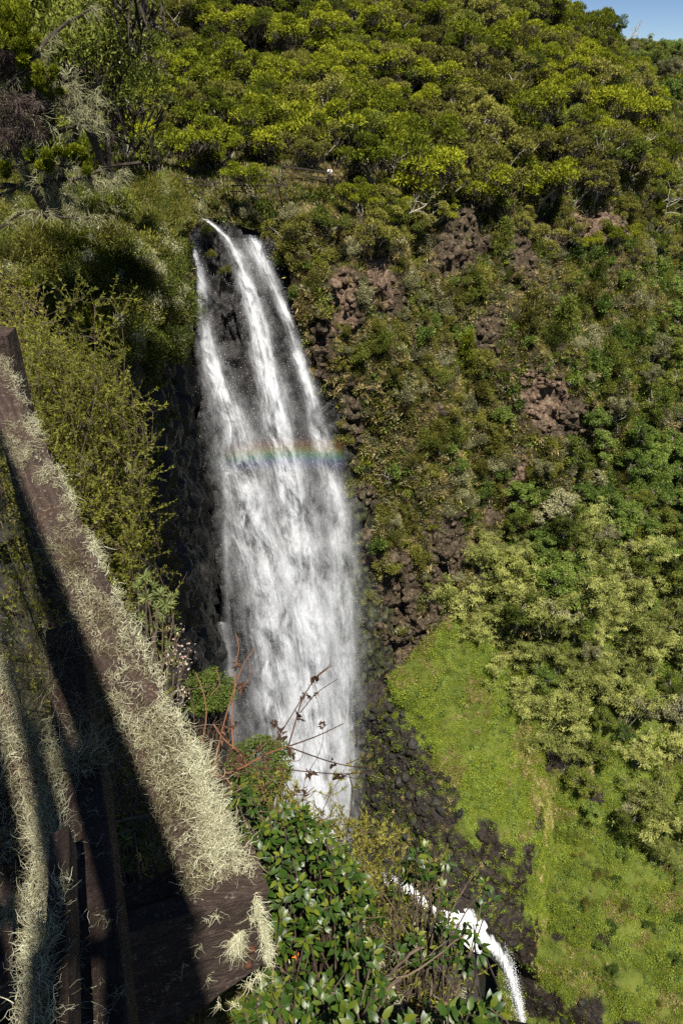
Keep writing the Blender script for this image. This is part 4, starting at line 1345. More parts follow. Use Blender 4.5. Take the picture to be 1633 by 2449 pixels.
# a few plants on the rock around the lip of the falls
for i, (px, py, Y, k, s, lab) in enumerate([
        (540, 640, 78.4, 'heath', .45, 'yellowish bush on the rock between the two upper streams'), (505, 600, 79, 'heath', .4, 'bush on the black rock under the lip of the falls'),
        (500, 545, 79.5, 'dark', .5, 'mossy bush beside the first jet of the falls'), (640, 540, 81, 'dark', .9, 'dark bush above the right stream of the falls'), (700, 560, 81, 'grey', .9, 'greyish shrub right of the lip of the falls'),
        (680, 620, 80, 'green', .8, 'dark leafy bush hanging beside the right upper stream'), (740, 520, 82.5, 'heath', 1.0, 'rounded olive bush on the brow above the right stream'), (790, 500, 84, 'heath', .8, 'rounded olive bush below the railing walkway'),
        (590, 500, 81, 'grey', .8, 'lichen grey shrub just above the lip of the falls'), (450, 500, 80, 'dark', 1.0, 'dark shrub at the left edge of the lip'), (420, 560, 77, 'heath', 1.1, 'brownish shrub left of the first stream'),
        (725, 760, 79.5, 'green', .35, 'tiny bright fern on the wet rock right of the falls'), (890, 510, 86, 'dark', 1.0, 'dark bush at the corner of the brow right of the falls'), (870, 570, 84, 'heath', 1.1, 'olive bush hanging under the corner of the brow')]):
    place('bush', BUSH[k][i % 2], at(px, py + 12, Y), i * 1.3, s, lab, 'bush', None)

# ------------------------------------------------------------------ far hillside
P, N = pick(FG, 520, None, 4.5, 71, 60)
d = np.linalg.norm(P, axis=1)
rg = np.random.default_rng(72)
order = np.argsort(d)
gn_scatter('distant_woods', P[order[40:]], N[order[40:]], [joined(t) for t in (BROAD[0], BROAD[2], BROAD[3])] + TJ[3:5], rg.uniform(0.8, 1.5, len(P) - 40), 'distant woods covering the far valley side and ridge', 'woods', 73, 0.1)
for k in order[:40]:
    j = rg.choice([0, 2, 3])
    place('broadleaf_tree', BROAD[j], P[k], rg.uniform(0, 6.28), rg.uniform(0.8, 1.4), ['dark green tree', '', 'greyish tree', 'olive tree'][j] + ' on the far valley side at the right edge', 'tree', 'trees on the far valley side')
P, N = pick(FG, 5000, smooth01((900 - np.linalg.norm(FG, axis=-1)) / 500), 0, 74)
gn_scatter('far_hill_scrub', P, N, SCRUB, rg.uniform(1.5, 4.0, len(P)), 'pale scrub on the far hillside', 'scrub', 75, 0.3)
for i, (px, py, Y, k, s, lab) in enumerate([(1465, 92, 215, 0, 1.0, 'green round tree standing on the skyline ridge'), (1440, 72, 205, 0, .7, 'dark windblown tree on the skyline, highest at the right end'), (1585, 260, 190, 0, 1.2, 'dark umbrella-shaped tree on the far valley side below the ridge')]):
    place('skyline_tree', BROAD[k], at(px, py, Y), i, s, lab, 'tree', None)
place('dead_tree', DEAD[0], at(1492, 98, 212), 0.5, 2.3, 'thin bare snag against the sky on the ridge', 'dead tree', None)

# ------------------------------------------------------------------ boulders of the talus and along the stream
BOUL = [rock_mesh(700 + i) for i in range(6)]
tz = s_rock * ((sx < 1105) & (sy > 1690) & (sy < 2085))
P, N = pick(SG, 230, tz, 0.55, 81)
rg = np.random.default_rng(82)
for k in range(len(P)):
    x, y = (float(c) for c in proj(P[k]))
    lab = 'angular wet black boulder on the talus ' + ('right under the falls' if x < 900 else ('at the foot of the meadow' if y > 1900 else 'below the meadow edge'))
    o = obj('boulder', BOUL[rg.integers(6)], None, P[k] + N[k] * 0.1)
    o.rotation_euler = tuple(rg.uniform(0, 6.28, 3))
    s = rg.uniform(0.25, 0.55) * (1.9 if rg.random() < 0.14 else 1)
    o.scale = (s, s * rg.uniform(.7, 1.2), s * rg.uniform(.6, 1))
    tag(o, lab, 'boulder', lab.replace('boulder', 'boulders'))
V, F = [], []
bm_ = BOUL[0]
v0 = np.empty(len(bm_.vertices) * 3, np.float32); bm_.vertices.foreach_get('co', v0); v0 = v0.reshape(-1, 3)
f0 = np.empty(len(bm_.loops), np.int32); bm_.loops.foreach_get('vertex_index', f0); f0 = f0.reshape(-1, 3)
for G, wgt, n, nm, lab in ((SG, tz, 900, 'talus_rubble', 'loose black rubble between the talus boulders'), (GG, g_rock, 420, 'gorge_rubble', 'loose black rocks at the foot of the gorge slope')):
    P, N = pick(G, n, wgt, 0, 83)
    A = rdir(n, rg); B = unit(np.cross(A, rdir(n, rg))); C = np.cross(A, B)
    s = rg.uniform(0.1, 0.26, (n, 1, 1))
    V = P[:, None] + s * (v0[None, :, 0:1] * A[:, None] + v0[None, :, 1:2] * B[:, None] + v0[None, :, 2:3] * C[:, None])
    F = (np.arange(n)[:, None, None] * len(v0) + f0[None]).reshape(-1, 3)
    o = obj(nm, mesh_of(nm, V.reshape(-1, 3), F, M['wet'], False, {'moss': np.repeat(rg.uniform(0, .5, n), len(v0))}))
    tag(o, lab, 'rubble', kind='stuff')
for i, (px, py, s) in enumerate([(1040, 1920, 1.1), (990, 1960, 1.0), (930, 1990, .9), (880, 1780, .6), (1080, 1890, .9), (960, 2050, .8), (1310, 2410, .9), (1390, 2400, .8), (1350, 2440, 1.0), (1430, 2440, .7), (1270, 2420, .8)]):
    G = SG if py < 2100 else GG
    o = obj('boulder', BOUL[i % 6], None, surf_at(G, px, py))
    o.scale = (s, s * .8, s * .7)
    o.rotation_euler = (i, i * 2, i * 3)
    lab = 'large black block at the foot of the talus by the stream' if py < 2100 else 'black block at the bottom of the gorge by the second fall'
    tag(o, lab, 'boulder', lab.replace('block', 'blocks'))
# ------------------------------------------------------------------ railings and visitor on the far lookout
M['old_wood'] = plain_mat('dark_weathered_wood', (0.018, 0.014, 0.012), (0.075, 0.058, 0.046), 14.0, 0.8, 0.25, 0.004)
def bar(P0, P1, w, h):
    """a squared timber between two points"""
    P0, P1 = np.asarray(P0, float), np.asarray(P1, float)
    l = unit(P1 - P0)
    up = np.array([0, 0, 1.0]) if abs(l[2]) < 0.8 else np.array([0, 1.0, 0])
    s = unit(np.cross(l, up))
    u = np.cross(s, l)
    V = np.array([p + s * a * w / 2 + u * b * h / 2 for p in (P0, P1) for a, b in ((-1, -1), (1, -1), (1, 1), (-1, 1))])
    F = np.array([[0, 1, 2, 3], [4, 7, 6, 5], [0, 4, 5, 1], [1, 5, 6, 2], [2, 6, 7, 3], [3, 7, 4, 0]])
    return mesh_of('timber', V, F, M['old_wood'], False, {'tint': np.full(8, 0.5)})
def zf(zx, zy, Y):
    return at(430 + zx / 3.92, 370 + zy / 3.92, Y)
def gy_of(px, py):
    return float(surf_at(HG, px, py)[1])
def railing(name, label, rails, posts):
    t = thing(name, label, 'railing')
    for a, b, w in rails:
        obj('rail', bar(a, b, w * .7, w * .7), t)
    for a, hgt in posts:
        obj('post', bar(a + np.array([0, 0, 0.12]), a - np.array([0, 0, hgt]), 0.10, 0.10), t)
railing('railing', 'dark wooden railing left of the tree at the lip of the falls', [(zf(40, 220, 80), zf(390, 270, 79.5), 0.16), (zf(55, 265, 80), zf(390, 302, 79.5), 0.12), (zf(10, 240, 79.6), zf(60, 243, 79.7), 0.14)], [(zf(40, 225, 80), 1.6), (zf(205, 246, 79.8), 1.5), (zf(330, 262, 79.7), 1.5)])
railing('railing', 'dark wooden railing corner behind the tree at the lip of the falls', [(zf(480, 290, 80), zf(992, 290, 80), 0.16), (zf(800, 140, 88), zf(992, 290, 80.1), 0.15), (zf(470, 345, 79.8), zf(600, 350, 79.8), 0.12), (zf(850, 215, 87), zf(940, 280, 82), 0.1)], [(zf(840, 290, 80), 1.4), (zf(905, 290, 80), 1.4), (zf(990, 290, 80), 1.3), (zf(500, 290, 80), 1.5)])
w0, w1 = surf_at(HG, 690, 428), surf_at(HG, 800, 440)
def up(p, h, fwd=0.5):
    return p + np.array([0, -fwd, h])
wm_ = (w0 + w1) / 2
railing('railing', 'dark wooden railing of the upper walkway, in front of the visitor', [(up(w0, 1.35), up(w1, 1.35), 0.17), (up(w0, .8), up(w1, .8), 0.12)], [(up(w0, 1.35), 1.6), (up(wm_, 1.35), 1.6), (up(w1, 1.35), 1.6)])

def skin_obj(name, pts, edges, rad, mat, parent, root=0):
    me = bpy.data.meshes.new(name)
    me.from_pydata([tuple(p) for p in pts], edges, [])
    me.materials.append(mat)
    o = obj(name, me, parent)
    sk = o.modifiers.new('skin', 'SKIN')
    sk.use_smooth_shade = True
    me.skin_vertices.new() if not me.skin_vertices else None
    for i, r in enumerate(rad):
        me.skin_vertices[0].data[i].radius = (r, r) if np.isscalar(r) else r
    me.skin_vertices[0].data[root].use_root = True
    sb = o.modifiers.new('smooth', 'SUBSURF')
    sb.levels = sb.render_levels = 1
    return o
def flat_mat(name, c, rough=0.8):
    t = NT(name)
    return t.done(t.bsdf(t.mix(t.noise(30.0, 3), tuple(x * 0.85 for x in c), c), rough, 0.2))
M['skin'] = flat_mat('skin', (0.36, 0.19, 0.12), 0.6)
M['white_cloth'] = flat_mat('white_cloth', (0.80, 0.78, 0.76))
M['dark_cloth'] = flat_mat('dark_cloth', (0.05, 0.05, 0.07))
M['hair'] = flat_mat('hair', (0.06, 0.035, 0.02))
feet = surf_at(HG, 783, 437) + np.array([0, -0.15, 0.12])
per = thing('person', 'visitor in a white top standing at the upper walkway railing', 'person', feet, (0, 0, 0.3))
J = {'pel': (0, 0, .92), 'chest': (0, -.03, 1.3), 'neck': (0, -.03, 1.46), 'head': (0, -.05, 1.6), 'top': (0, -.04, 1.72), 'shl': (-.18, 0, 1.4), 'shr': (.18, 0, 1.4), 'ell': (-.27, -.08, 1.14), 'elr': (.27, -.08, 1.14),
     'hal': (-.2, -.33, 1.04), 'har': (.2, -.33, 1.04), 'hil': (-.1, 0, .88), 'hir': (.1, 0, .88), 'knl': (-.11, -.03, .48), 'knr': (.12, -.02, .48), 'ftl': (-.11, .02, .06), 'ftr': (.12, .02, .06), 'tol': (-.12, -.16, .03), 'tor': (.13, -.16, .03)}
nm_ = list(J)
E_ = [('pel', 'chest'), ('chest', 'neck'), ('neck', 'head'), ('head', 'top'), ('chest', 'shl'), ('chest', 'shr'), ('shl', 'ell'), ('shr', 'elr'), ('ell', 'hal'), ('elr', 'har'), ('pel', 'hil'), ('pel', 'hir'), ('hil', 'knl'), ('hir', 'knr'), ('knl', 'ftl'), ('knr', 'ftr'), ('ftl', 'tol'), ('ftr', 'tor')]
rad_ = {'pel': (.15, .11), 'chest': (.16, .11), 'neck': .055, 'head': (.085, .1), 'top': (.07, .085), 'shl': .07, 'shr': .07, 'ell': .045, 'elr': .045, 'hal': .035, 'har': .035, 'hil': .09, 'hir': .09, 'knl': .06, 'knr': .06, 'ftl': .045, 'ftr': .045, 'tol': .035, 'tor': .035}
skin_obj('body', [J[k] for k in nm_], [(nm_.index(a), nm_.index(b)) for a, b in E_], [rad_[k] for k in nm_], M['skin'], per)
def sub(keys, grow):
    return [J[k] for k in keys], [(keys.index(a), keys.index(b)) for a, b in E_ if a in keys and b in keys], [tuple(np.array(rad_[k]) * np.ones(2) + grow) for k in keys]
skin_obj('shirt', *sub(['pel', 'chest', 'shl', 'shr', 'ell', 'elr'], .025), M['white_cloth'], per)
skin_obj('trousers', *sub(['pel', 'hil', 'hir', 'knl', 'knr', 'ftl', 'ftr'], .018), M['dark_cloth'], per)
skin_obj('hair', [(0, -.01, 1.62), (0, 0, 1.74), (0, .06, 1.55)], [(0, 1), (0, 2)], [.1, .075, .06], M['hair'], per)

# trees that stand at the lookout
for i, (px, py, Y, k, s, lab) in enumerate([
        (612, 470, 79.0, 1, .72, 'bright heath tree in front of the railing, right above the falls'), (862, 510, 83.5, 0, .74, 'bright heath tree right of the visitor on the walkway'),
        (505, 402, 90, 2, .7, 'heath tree behind the grassy clearing left of the falls'), (385, 420, 84, 5, .8, 'darker heath tree at the left end of the railing'), (300, 360, 72, 0, 1.0, 'bright heath tree above the left slope beside the lichen shrubs'),
        (250, 300, 58, 6, .85, 'flat-topped heath tree at upper left with lichen below'), (720, 395, 92, 2, .75, 'small heath tree between the two railings')]):
    place('heath_tree', TREES[k], at(px, py, Y), i * 2.2 + .4, s, lab, 'tree', None)
# the dense old trees at the top left, seen from under their crowns
NEARH = [heath_tree(880 + i, 9.5, 'heath_dark', 1.0, 1700, 40, 0.7, 1.0, 0.6, 'bark_dark') for i in range(2)]
for i, (px, py, Y, k, s, lab) in enumerate([(70, 330, 40, 0, .75, 'old dark heath tree at the top left, seen from below its crown'), (200, 250, 46, 1, .75, 'second old dark heath tree at the top left, beside the bright hill'), (-60, 520, 30, 1, 1.3, 'tall old heath tree cut by the top left corner'), (120, 480, 35, 0, 1.3, 'tallest old heath tree at the upper left, its crown above the picture'), (262, 400, 44, 1, 1.1, 'tall dark heath tree at the upper left beside the bright hill')]):
    place('old_heath_tree', NEARH[k], at(px, py, Y), i * 2.9, s, lab, 'tree', None)
P, N = pick(HG, 3000, smooth01(blobs(HG, [(560, 460, 240, 95), (760, 440, 150, 95)]) * 4), 0, 91)
kp = ~((proj(P)[0] > 665) & (proj(P)[0] < 835) & (proj(P)[1] < 446) & (proj(P)[1] > 400))
P, N = P[kp], N[kp]
gn_scatter('lookout_grass', P, N, TUF[:2] + HERB[3:5] + SCRUB[:3], np.random.default_rng(92).uniform(0.5, 1.1, len(P)), 'sunny grass and low scrub around the lookout railings', 'grass', 93, 0.2)

P, N = pick(HG, 900, smooth01(blobs(HG, [(750, 425, 110, 45)]) * 4), 0, 94)
gn_scatter('walkway_grass', P, N, HERB[3:5] + TUF[:2], np.random.default_rng(95).uniform(0.35, 0.7, len(P)), 'short grass on the upper walkway at the visitor\'s feet', 'grass', 96, 0.2)

# rainbow light painted as a tinted see-through strip in front of the falls
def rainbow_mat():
    t = NT('painted_rainbow')
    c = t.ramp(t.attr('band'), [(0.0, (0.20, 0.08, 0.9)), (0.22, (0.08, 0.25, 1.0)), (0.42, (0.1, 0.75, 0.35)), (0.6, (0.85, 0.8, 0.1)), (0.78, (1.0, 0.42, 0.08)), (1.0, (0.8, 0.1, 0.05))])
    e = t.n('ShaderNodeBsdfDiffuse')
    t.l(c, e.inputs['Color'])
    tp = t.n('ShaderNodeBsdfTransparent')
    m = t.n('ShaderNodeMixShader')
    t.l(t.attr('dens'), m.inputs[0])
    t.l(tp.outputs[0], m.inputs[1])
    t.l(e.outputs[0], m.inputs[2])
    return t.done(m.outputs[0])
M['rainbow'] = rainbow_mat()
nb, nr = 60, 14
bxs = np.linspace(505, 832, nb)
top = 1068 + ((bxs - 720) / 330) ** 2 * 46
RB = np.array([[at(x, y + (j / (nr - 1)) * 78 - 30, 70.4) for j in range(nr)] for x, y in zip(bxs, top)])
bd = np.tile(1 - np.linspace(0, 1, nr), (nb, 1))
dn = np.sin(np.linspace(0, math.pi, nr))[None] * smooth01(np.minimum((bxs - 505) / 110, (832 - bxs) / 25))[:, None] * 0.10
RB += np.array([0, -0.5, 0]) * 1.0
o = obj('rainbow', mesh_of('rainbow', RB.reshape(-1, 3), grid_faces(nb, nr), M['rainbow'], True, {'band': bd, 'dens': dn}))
tag(o, 'faint painted rainbow arc hanging in the spray halfway down the falls', 'rainbow', kind='stuff')
# ------------------------------------------------------------------ near ground under the viewing platform
ny, nx = 70, 70
NX, NY = np.meshgrid(np.linspace(-9, 6, nx), np.linspace(-3, 12, ny))
slope = np.interp(NX, [-9, -3, -1.6, -0.4, 6], [0.15, 0.45, 0.62, 1.5, 1.8])
NZ = -2.9 - slope * np.maximum(NY, -0.5) - np.maximum(NY - 6.5, 0) * 3.0 + (fbm(np.stack([NX, NY, 0 * NX], -1) * 0.9, 4, 5) - 0.5) * 0.8
M['near_soil'] = plain_mat('dark_humus', (0.012, 0.011, 0.006), (0.05, 0.045, 0.022), 5.0, 0.95, 0.1, 0.05)
NG = np.stack([NX, NY, NZ], -1)
nearg = surface('near_slope_ground', NG, M['near_soil'], {'tint': 0.5 * np.ones(NX.shape)})

# ------------------------------------------------------------------ timbers of the platform railing
def wood_mat():
    t = NT('weathered_timber')
    tc = t.n('ShaderNodeTexCoord').outputs['Object']
    g = t.noise(5.0, 8, 0.7, stretch=(1, 12, 12))
    n = t.noise(26.0, 6, 0.7)
    sp = t.noise(70.0, 5, 0.7)
    big = t.noise(7.0, 5, 0.6)
    c = t.ramp(t.math('ADD', t.math('MULTIPLY', g, 0.6), t.math('MULTIPLY', n, 0.4)), [(0.3, (0.017, 0.011, 0.009)), (0.5, (0.068, 0.044, 0.033)), (0.72, (0.18, 0.130, 0.100))])
    c = t.mix(t.math('MULTIPLY', t.math('SUBTRACT', big, 0.54), 4.0, clamp=True), c, (0.075, 0.030, 0.017))
    c = t.mix(t.math('MULTIPLY', t.math('SUBTRACT', t.math('ADD', sp, t.math('MULTIPLY', big, 0.4)), 0.79), 9.0, clamp=True), c, (0.27, 0.235, 0.18))
    return t.done(t.bsdf(c, 0.78, 0.3, t.bump(t.math('ADD', g, n), 0.025, 1.0)))
M['timber'] = wood_mat()
M['rust'] = plain_mat('rusty_iron', (0.03, 0.012, 0.007), (0.12, 0.045, 0.024), 60.0, 0.8, 0.3, 0.002)

def timber(name, P0, P1, w, t, upv, seed, parent=None, n=34, chip=0.004, pos=None):
    """weathered squared beam; P0-P1 is the middle of its top face. Built along its own x axis."""
    P0, P1 = np.asarray(P0, float), np.asarray(P1, float)
    L = np.linalg.norm(P1 - P0)
    l = (P1 - P0) / L
    s = unit(np.cross(upv, l))
    u = np.cross(l, s)
    b = min(w, t) * 0.10
    prof = []
    for (cx_, cy_, ax, ay) in ((w / 2, 0, -1, -1), (-w / 2, 0, 1, -1), (-w / 2, -t, 1, 1), (w / 2, -t, -1, 1)):
        e = [(cx_, cy_ + ay * b), (cx_ + ax * b * .3, cy_ + ay * b * .3), (cx_ + ax * b, cy_)]
        prof += e if ax * ay > 0 else e[::-1]
    prof = np.array(prof)
    dense = []
    for i in range(len(prof)):                       # finer profile so that the faces can be uneven
        a, c = prof[i], prof[(i + 1) % len(prof)]
        m = max(1, int(np.linalg.norm(c - a) / 0.018))
        dense += [a + (c - a) * k / m for k in range(m)]
    prof = np.array(dense)
    k = len(prof)
    xs = np.linspace(0, L, n)
    V = np.zeros((n, k, 3))
    V[..., 0] = xs[:, None]
    V[..., 1:] = prof[None]
    nz = fbm(V * [4, 22, 22] + seed, 4, seed) - 0.5
    cen = np.array([0, 0, -t / 2])
    V += unit((V - cen) * [0, 1, 1]) * (nz * chip * 3)[..., None]
    rag = (fbm(V[0] * 30 + seed, 3, seed + 1) - 0.5) * 0.02
    V[0, :, 0] += rag
    V[-1, :, 0] -= rag
    ix = np.arange(n * k).reshape(n, k)
    nx_ = np.roll(ix, -1, 1)
    F = np.stack([ix[:-1], ix[1:], nx_[1:], nx_[:-1]], -1).reshape(-1, 4)
    F = np.concatenate([F[:, [0, 1, 2]], F[:, [0, 2, 3]]])
    VV = V.reshape(-1, 3)
    e0, e1 = len(VV), len(VV) + 1
    VV = np.concatenate([VV, [V[0].mean(0)], [V[-1].mean(0)]])
    F = np.concatenate([F, [[e0, ix[0, j], nx_[0, j]] for j in range(k)], [[e1, nx_[-1, j], ix[-1, j]] for j in range(k)]])
    o = obj(name, mesh_of(name, VV, F, M['timber'], False, {'tint': np.full(len(VV), 0.5)}), parent)
    import mathutils
    o.matrix_world = mathutils.Matrix(np.vstack([np.column_stack([l, s, u, P0]), [0, 0, 0, 1]]).tolist())
    return o, (P0, l, s, u, L)

def dp(px, py, depth):
    xc = (px - IW / 2) / FPX
    yc = (IH / 2 - py) / FPX
    return np.array([xc, CP + yc * SP, -SP + yc * CP]) * depth

Z = np.array([0, 0, 1.0])
A0, A1 = dp(527, 2122, 1.47), dp(-30, 850, 2.86)
A_, fA = timber('handrail', A0, A1, 0.112, 0.125, Z, 3, n=60)
tag(A_, 'sunlit wooden handrail thickly bearded with pale lichen, running up to the left', 'handrail')
# far newel at the end of the handrail
pe = dp(8, 792, 2.98)
o, _ = timber('post', pe + [0, 0, 0.02], pe - [0, 0, 1.6], 0.12, 0.12, np.array([0, 1.0, 0]), 5)
tag(o, 'dark wooden post with a chipped top behind the upper end of the lichened handrail', 'post')
# cross beam under the near end
f = unit(np.array([-0.93, -0.36, 0]))
fr = dp(601, 2128, 1.47)
B0 = fr + np.array([0.01, 0.055, -0.002]) + f * 0.0
Bm, fB = timber('cross_beam', B0, B0 + f * 0.62, 0.115, 0.09, Z, 9, n=40)
tag(Bm, 'dark squared cross beam carrying the near end of the lichened handrail', 'beam')
# wide board bolted to the front of the cross beam, cut at an angle
def slab(name, corners, thick, seed, parent=None):
    """board with an outline given by its front-face corners"""
    c = np.asarray(corners, float)
    nrm = unit(np.cross(c[1] - c[0], c[2] - c[0]))
    if nrm @ c[0] > 0:
        nrm = -nrm
    ctr = c.mean(0)
    # subdivide the front by a grid warped into the outline (four corners) or a fan
    n = 26
    s, t = np.meshgrid(np.linspace(0, 1, n), np.linspace(0, 1, n))
    s, t = s[..., None], t[..., None]
    Gf = (c[0] * (1 - s) + c[1] * s) * (1 - t) + (c[3] * (1 - s) + c[2] * s) * t
    Gf = Gf + nrm * ((fbm(Gf * [14, 60, 60] + seed, 4, seed) - 0.5) * 0.008)[..., None]
    Gb = Gf - nrm * thick
    V = np.concatenate([Gf.reshape(-1, 3), Gb.reshape(-1, 3)])
    q = grid_faces(n, n)
    m = n * n
    ring = np.concatenate([np.arange(n), np.arange(2 * n - 1, m, n), np.arange(m - 2, m - n - 1, -1), np.arange(m - 2 * n, 0, -n)])
    rn = np.roll(ring, -1)
    F = np.concatenate([q, q[:, ::-1] + m, np.stack([ring, ring + m, rn + m, rn], -1)])
    o = obj(name, mesh_of(name, V - ctr, F, M['timber'], False, {'tint': np.full(len(V), 0.5)}), parent, ctr)
    return o, nrm
ff = fr + np.array([0.0, -0.012, -0.004])
def onface(px, py):
    nrm = unit(np.cross(f, Z))
    d = ray(px, py)
    return d * ((ff @ nrm) / (d @ nrm))
bd_, bn = slab('face_board', [onface(602, 2130), onface(60, 2320), onface(330, 2520), onface(640, 2298)], 0.04, 21)
tag(bd_, 'wide dark board with an angled end and two rusty bolts, below the handrail', 'board')
for px, py in ((600, 2265), (592, 2302)):
    p = onface(px, py) + bn * 0.003
    b = Bag()
    a = np.linspace(0, 2 * math.pi, 9)[:-1]
    sdir = unit(np.cross(bn, Z))
    vdir = np.cross(sdir, bn)
    ring = np.array([(sdir * math.cos(x) + vdir * math.sin(x)) for x in a])
    V = np.concatenate([ring * 0.0085, ring * 0.0085 + bn * 0.005, ring * 0.005 + bn * 0.008, [bn * 0.009]])
    F = [[i, (i + 1) % 8, 8 + (i + 1) % 8, 8 + i] for i in range(8)] + [[8 + i, 8 + (i + 1) % 8, 16 + (i + 1) % 8, 16 + i] for i in range(8)]
    b.add(V, np.array(F))
    b.add(V[16:], np.array([[i, (i + 1) % 8, 8] for i in range(8)]))
    o = obj('bolt', b.mesh('bolt', M['rust']), bd_)
    o.location = tuple(p - np.array(bd_.location))

C_, fC = timber('rail', dp(182, 1830, 1.50), dp(228, 2560, 0.98), 0.100, 0.07, np.array([0.1, -0.55, 0.8]), 31, n=50)
tag(C_, 'dark shaded rail with a sunlit right edge, left of the cross beam', 'rail')
D_, fD = timber('rail', dp(141, 1985, 1.22), dp(128, 2560, 0.86), 0.032, 0.05, np.array([0.1, -0.55, 0.8]), 33, n=40)
tag(D_, 'narrow brown rail between two strips of hanging lichen at lower left', 'rail')
E_, fE = timber('post', dp(57, 2160, 1.20), dp(60, 2560, 0.92), 0.036, 0.05, np.array([0.1, -0.55, 0.8]), 35, n=40)
tag(E_, 'brown post with a mossy step at the lower left corner', 'post')
Bb, fBb = timber('handrail', dp(70, 2050, 1.38), dp(-140, 1440, 2.05), 0.13, 0.09, Z, 37, n=50)
tag(Bb, 'second lichened handrail in broken shade at the lower left', 'handrail')
G_, fG = timber('post', dp(150, 1500, 2.25), dp(185, 1960, 2.05), 0.11, 0.11, np.array([0, -1.0, 0.3]), 39)  # upright added where only shade darkens the gap under the handrail
tag(G_, 'added dark upright filling the shaded gap between the two lichened handrails', 'post')

# ------------------------------------------------------------------ unseen boards added out of frame to shade the left side
e_dir = fA[1]
edgeA = fA[0] + fA[2] * (0.056 if (proj(fA[0] + fA[2] * .05)[0] < proj(fA[0])[0]) else -0.056)
k_up = 3.4
shade0 = edgeA + SUN * k_up
q_dir = unit(np.cross(Z, e_dir))
if q_dir[0] > 0:
    q_dir = -q_dir
q_dir = unit(q_dir - Z * 0.02)
rn_ = unit(np.cross(e_dir, q_dir))
def shade_b(Q):
    k = ((shade0 - Q) @ rn_) / (SUN @ rn_)
    return float((Q + SUN * k - shade0) @ q_dir)
gaps = [(0.135, 0.014), (0.21, 0.03), (0.30, 0.03), (0.43, 0.04)]  # slots that let strips of sun through the added boards
roof = thing('shade_boards', 'added unseen boards above the picture that shade the left timbers', 'roof', shade0)
b0 = 0.0
edges_ = []
for g, wd in gaps:
    if g - wd / 2 > b0 + 0.01:
        edges_.append((b0, g - wd / 2))
    b0 = max(b0, g + wd / 2)
edges_.append((b0, b0 + 1.8))
for ba, bb in edges_:
    V = np.array([e_dir * a + q_dir * b + rn_ * c for a in (-0.05, 2.6) for b in (ba, bb) for c in (-0.012, 0.012)])
    F = np.array([[0, 1, 3, 2], [4, 6, 7, 5], [0, 4, 5, 1], [2, 3, 7, 6], [0, 2, 6, 4], [1, 5, 7, 3]])
    obj('shade_plank', mesh_of('shade_plank', V, F, M['timber'], False, {'tint': np.full(8, .5)}), roof)
# near shade boards, slanted to set the shadow edge on the face board
def shade_hit(Q):
    return Q + SUN * (((shade0 - Q) @ rn_) / (SUN @ rn_)) - shade0
r1, r2 = shade_hit(onface(408, 2088)), shade_hit(onface(505, 2440))
r2 = r1 + unit(r2 - r1) * 1.2
for ba, bb in edges_:
    V = np.array([p + q_dir * b + rn_ * c for p in (r1 + e_dir * -0.06, r2) for b in (ba, bb) for c in (-0.013, 0.013)])
    F = np.array([[0, 1, 3, 2], [4, 6, 7, 5], [0, 4, 5, 1], [2, 3, 7, 6], [0, 2, 6, 4], [1, 5, 7, 3]])
    obj('shade_plank', mesh_of('shade_plank', V, F, M['timber'], False, {'tint': np.full(8, .5)}), roof)

# ------------------------------------------------------------------ beard lichen on the timbers
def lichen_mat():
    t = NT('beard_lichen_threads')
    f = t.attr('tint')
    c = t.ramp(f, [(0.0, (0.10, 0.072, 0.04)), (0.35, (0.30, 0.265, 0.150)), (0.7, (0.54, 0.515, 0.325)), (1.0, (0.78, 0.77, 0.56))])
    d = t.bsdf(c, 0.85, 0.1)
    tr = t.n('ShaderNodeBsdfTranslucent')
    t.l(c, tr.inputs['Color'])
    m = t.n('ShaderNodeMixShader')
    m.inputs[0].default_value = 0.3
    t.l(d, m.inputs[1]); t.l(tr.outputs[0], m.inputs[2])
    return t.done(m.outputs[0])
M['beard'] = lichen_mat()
def beard(parent_o, fr_, spots, name='lichen'):
    """spots: arrays of (along, across, height, n, length, spread, gravity) on a timber frame"""
    P0, l, s, u, L = fr_
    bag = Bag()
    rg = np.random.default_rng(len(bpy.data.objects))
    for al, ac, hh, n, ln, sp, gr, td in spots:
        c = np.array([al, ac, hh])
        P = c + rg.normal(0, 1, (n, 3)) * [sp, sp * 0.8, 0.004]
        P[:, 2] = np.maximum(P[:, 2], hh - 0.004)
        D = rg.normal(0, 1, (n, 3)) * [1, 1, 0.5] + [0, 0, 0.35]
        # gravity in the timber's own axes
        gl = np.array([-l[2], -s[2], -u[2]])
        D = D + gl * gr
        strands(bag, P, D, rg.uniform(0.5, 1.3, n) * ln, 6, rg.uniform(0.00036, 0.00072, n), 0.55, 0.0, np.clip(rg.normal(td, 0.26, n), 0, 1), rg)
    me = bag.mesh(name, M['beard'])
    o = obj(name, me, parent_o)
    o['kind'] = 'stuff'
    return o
rg = np.random.default_rng(1001)
P0, l, s, u, L = fA
sg = 1.0 if proj(P0 + s * 0.05)[0] > proj(P0)[0] else -1.0        # +across points right in the picture
spA = []
def on_top(npx):
    return
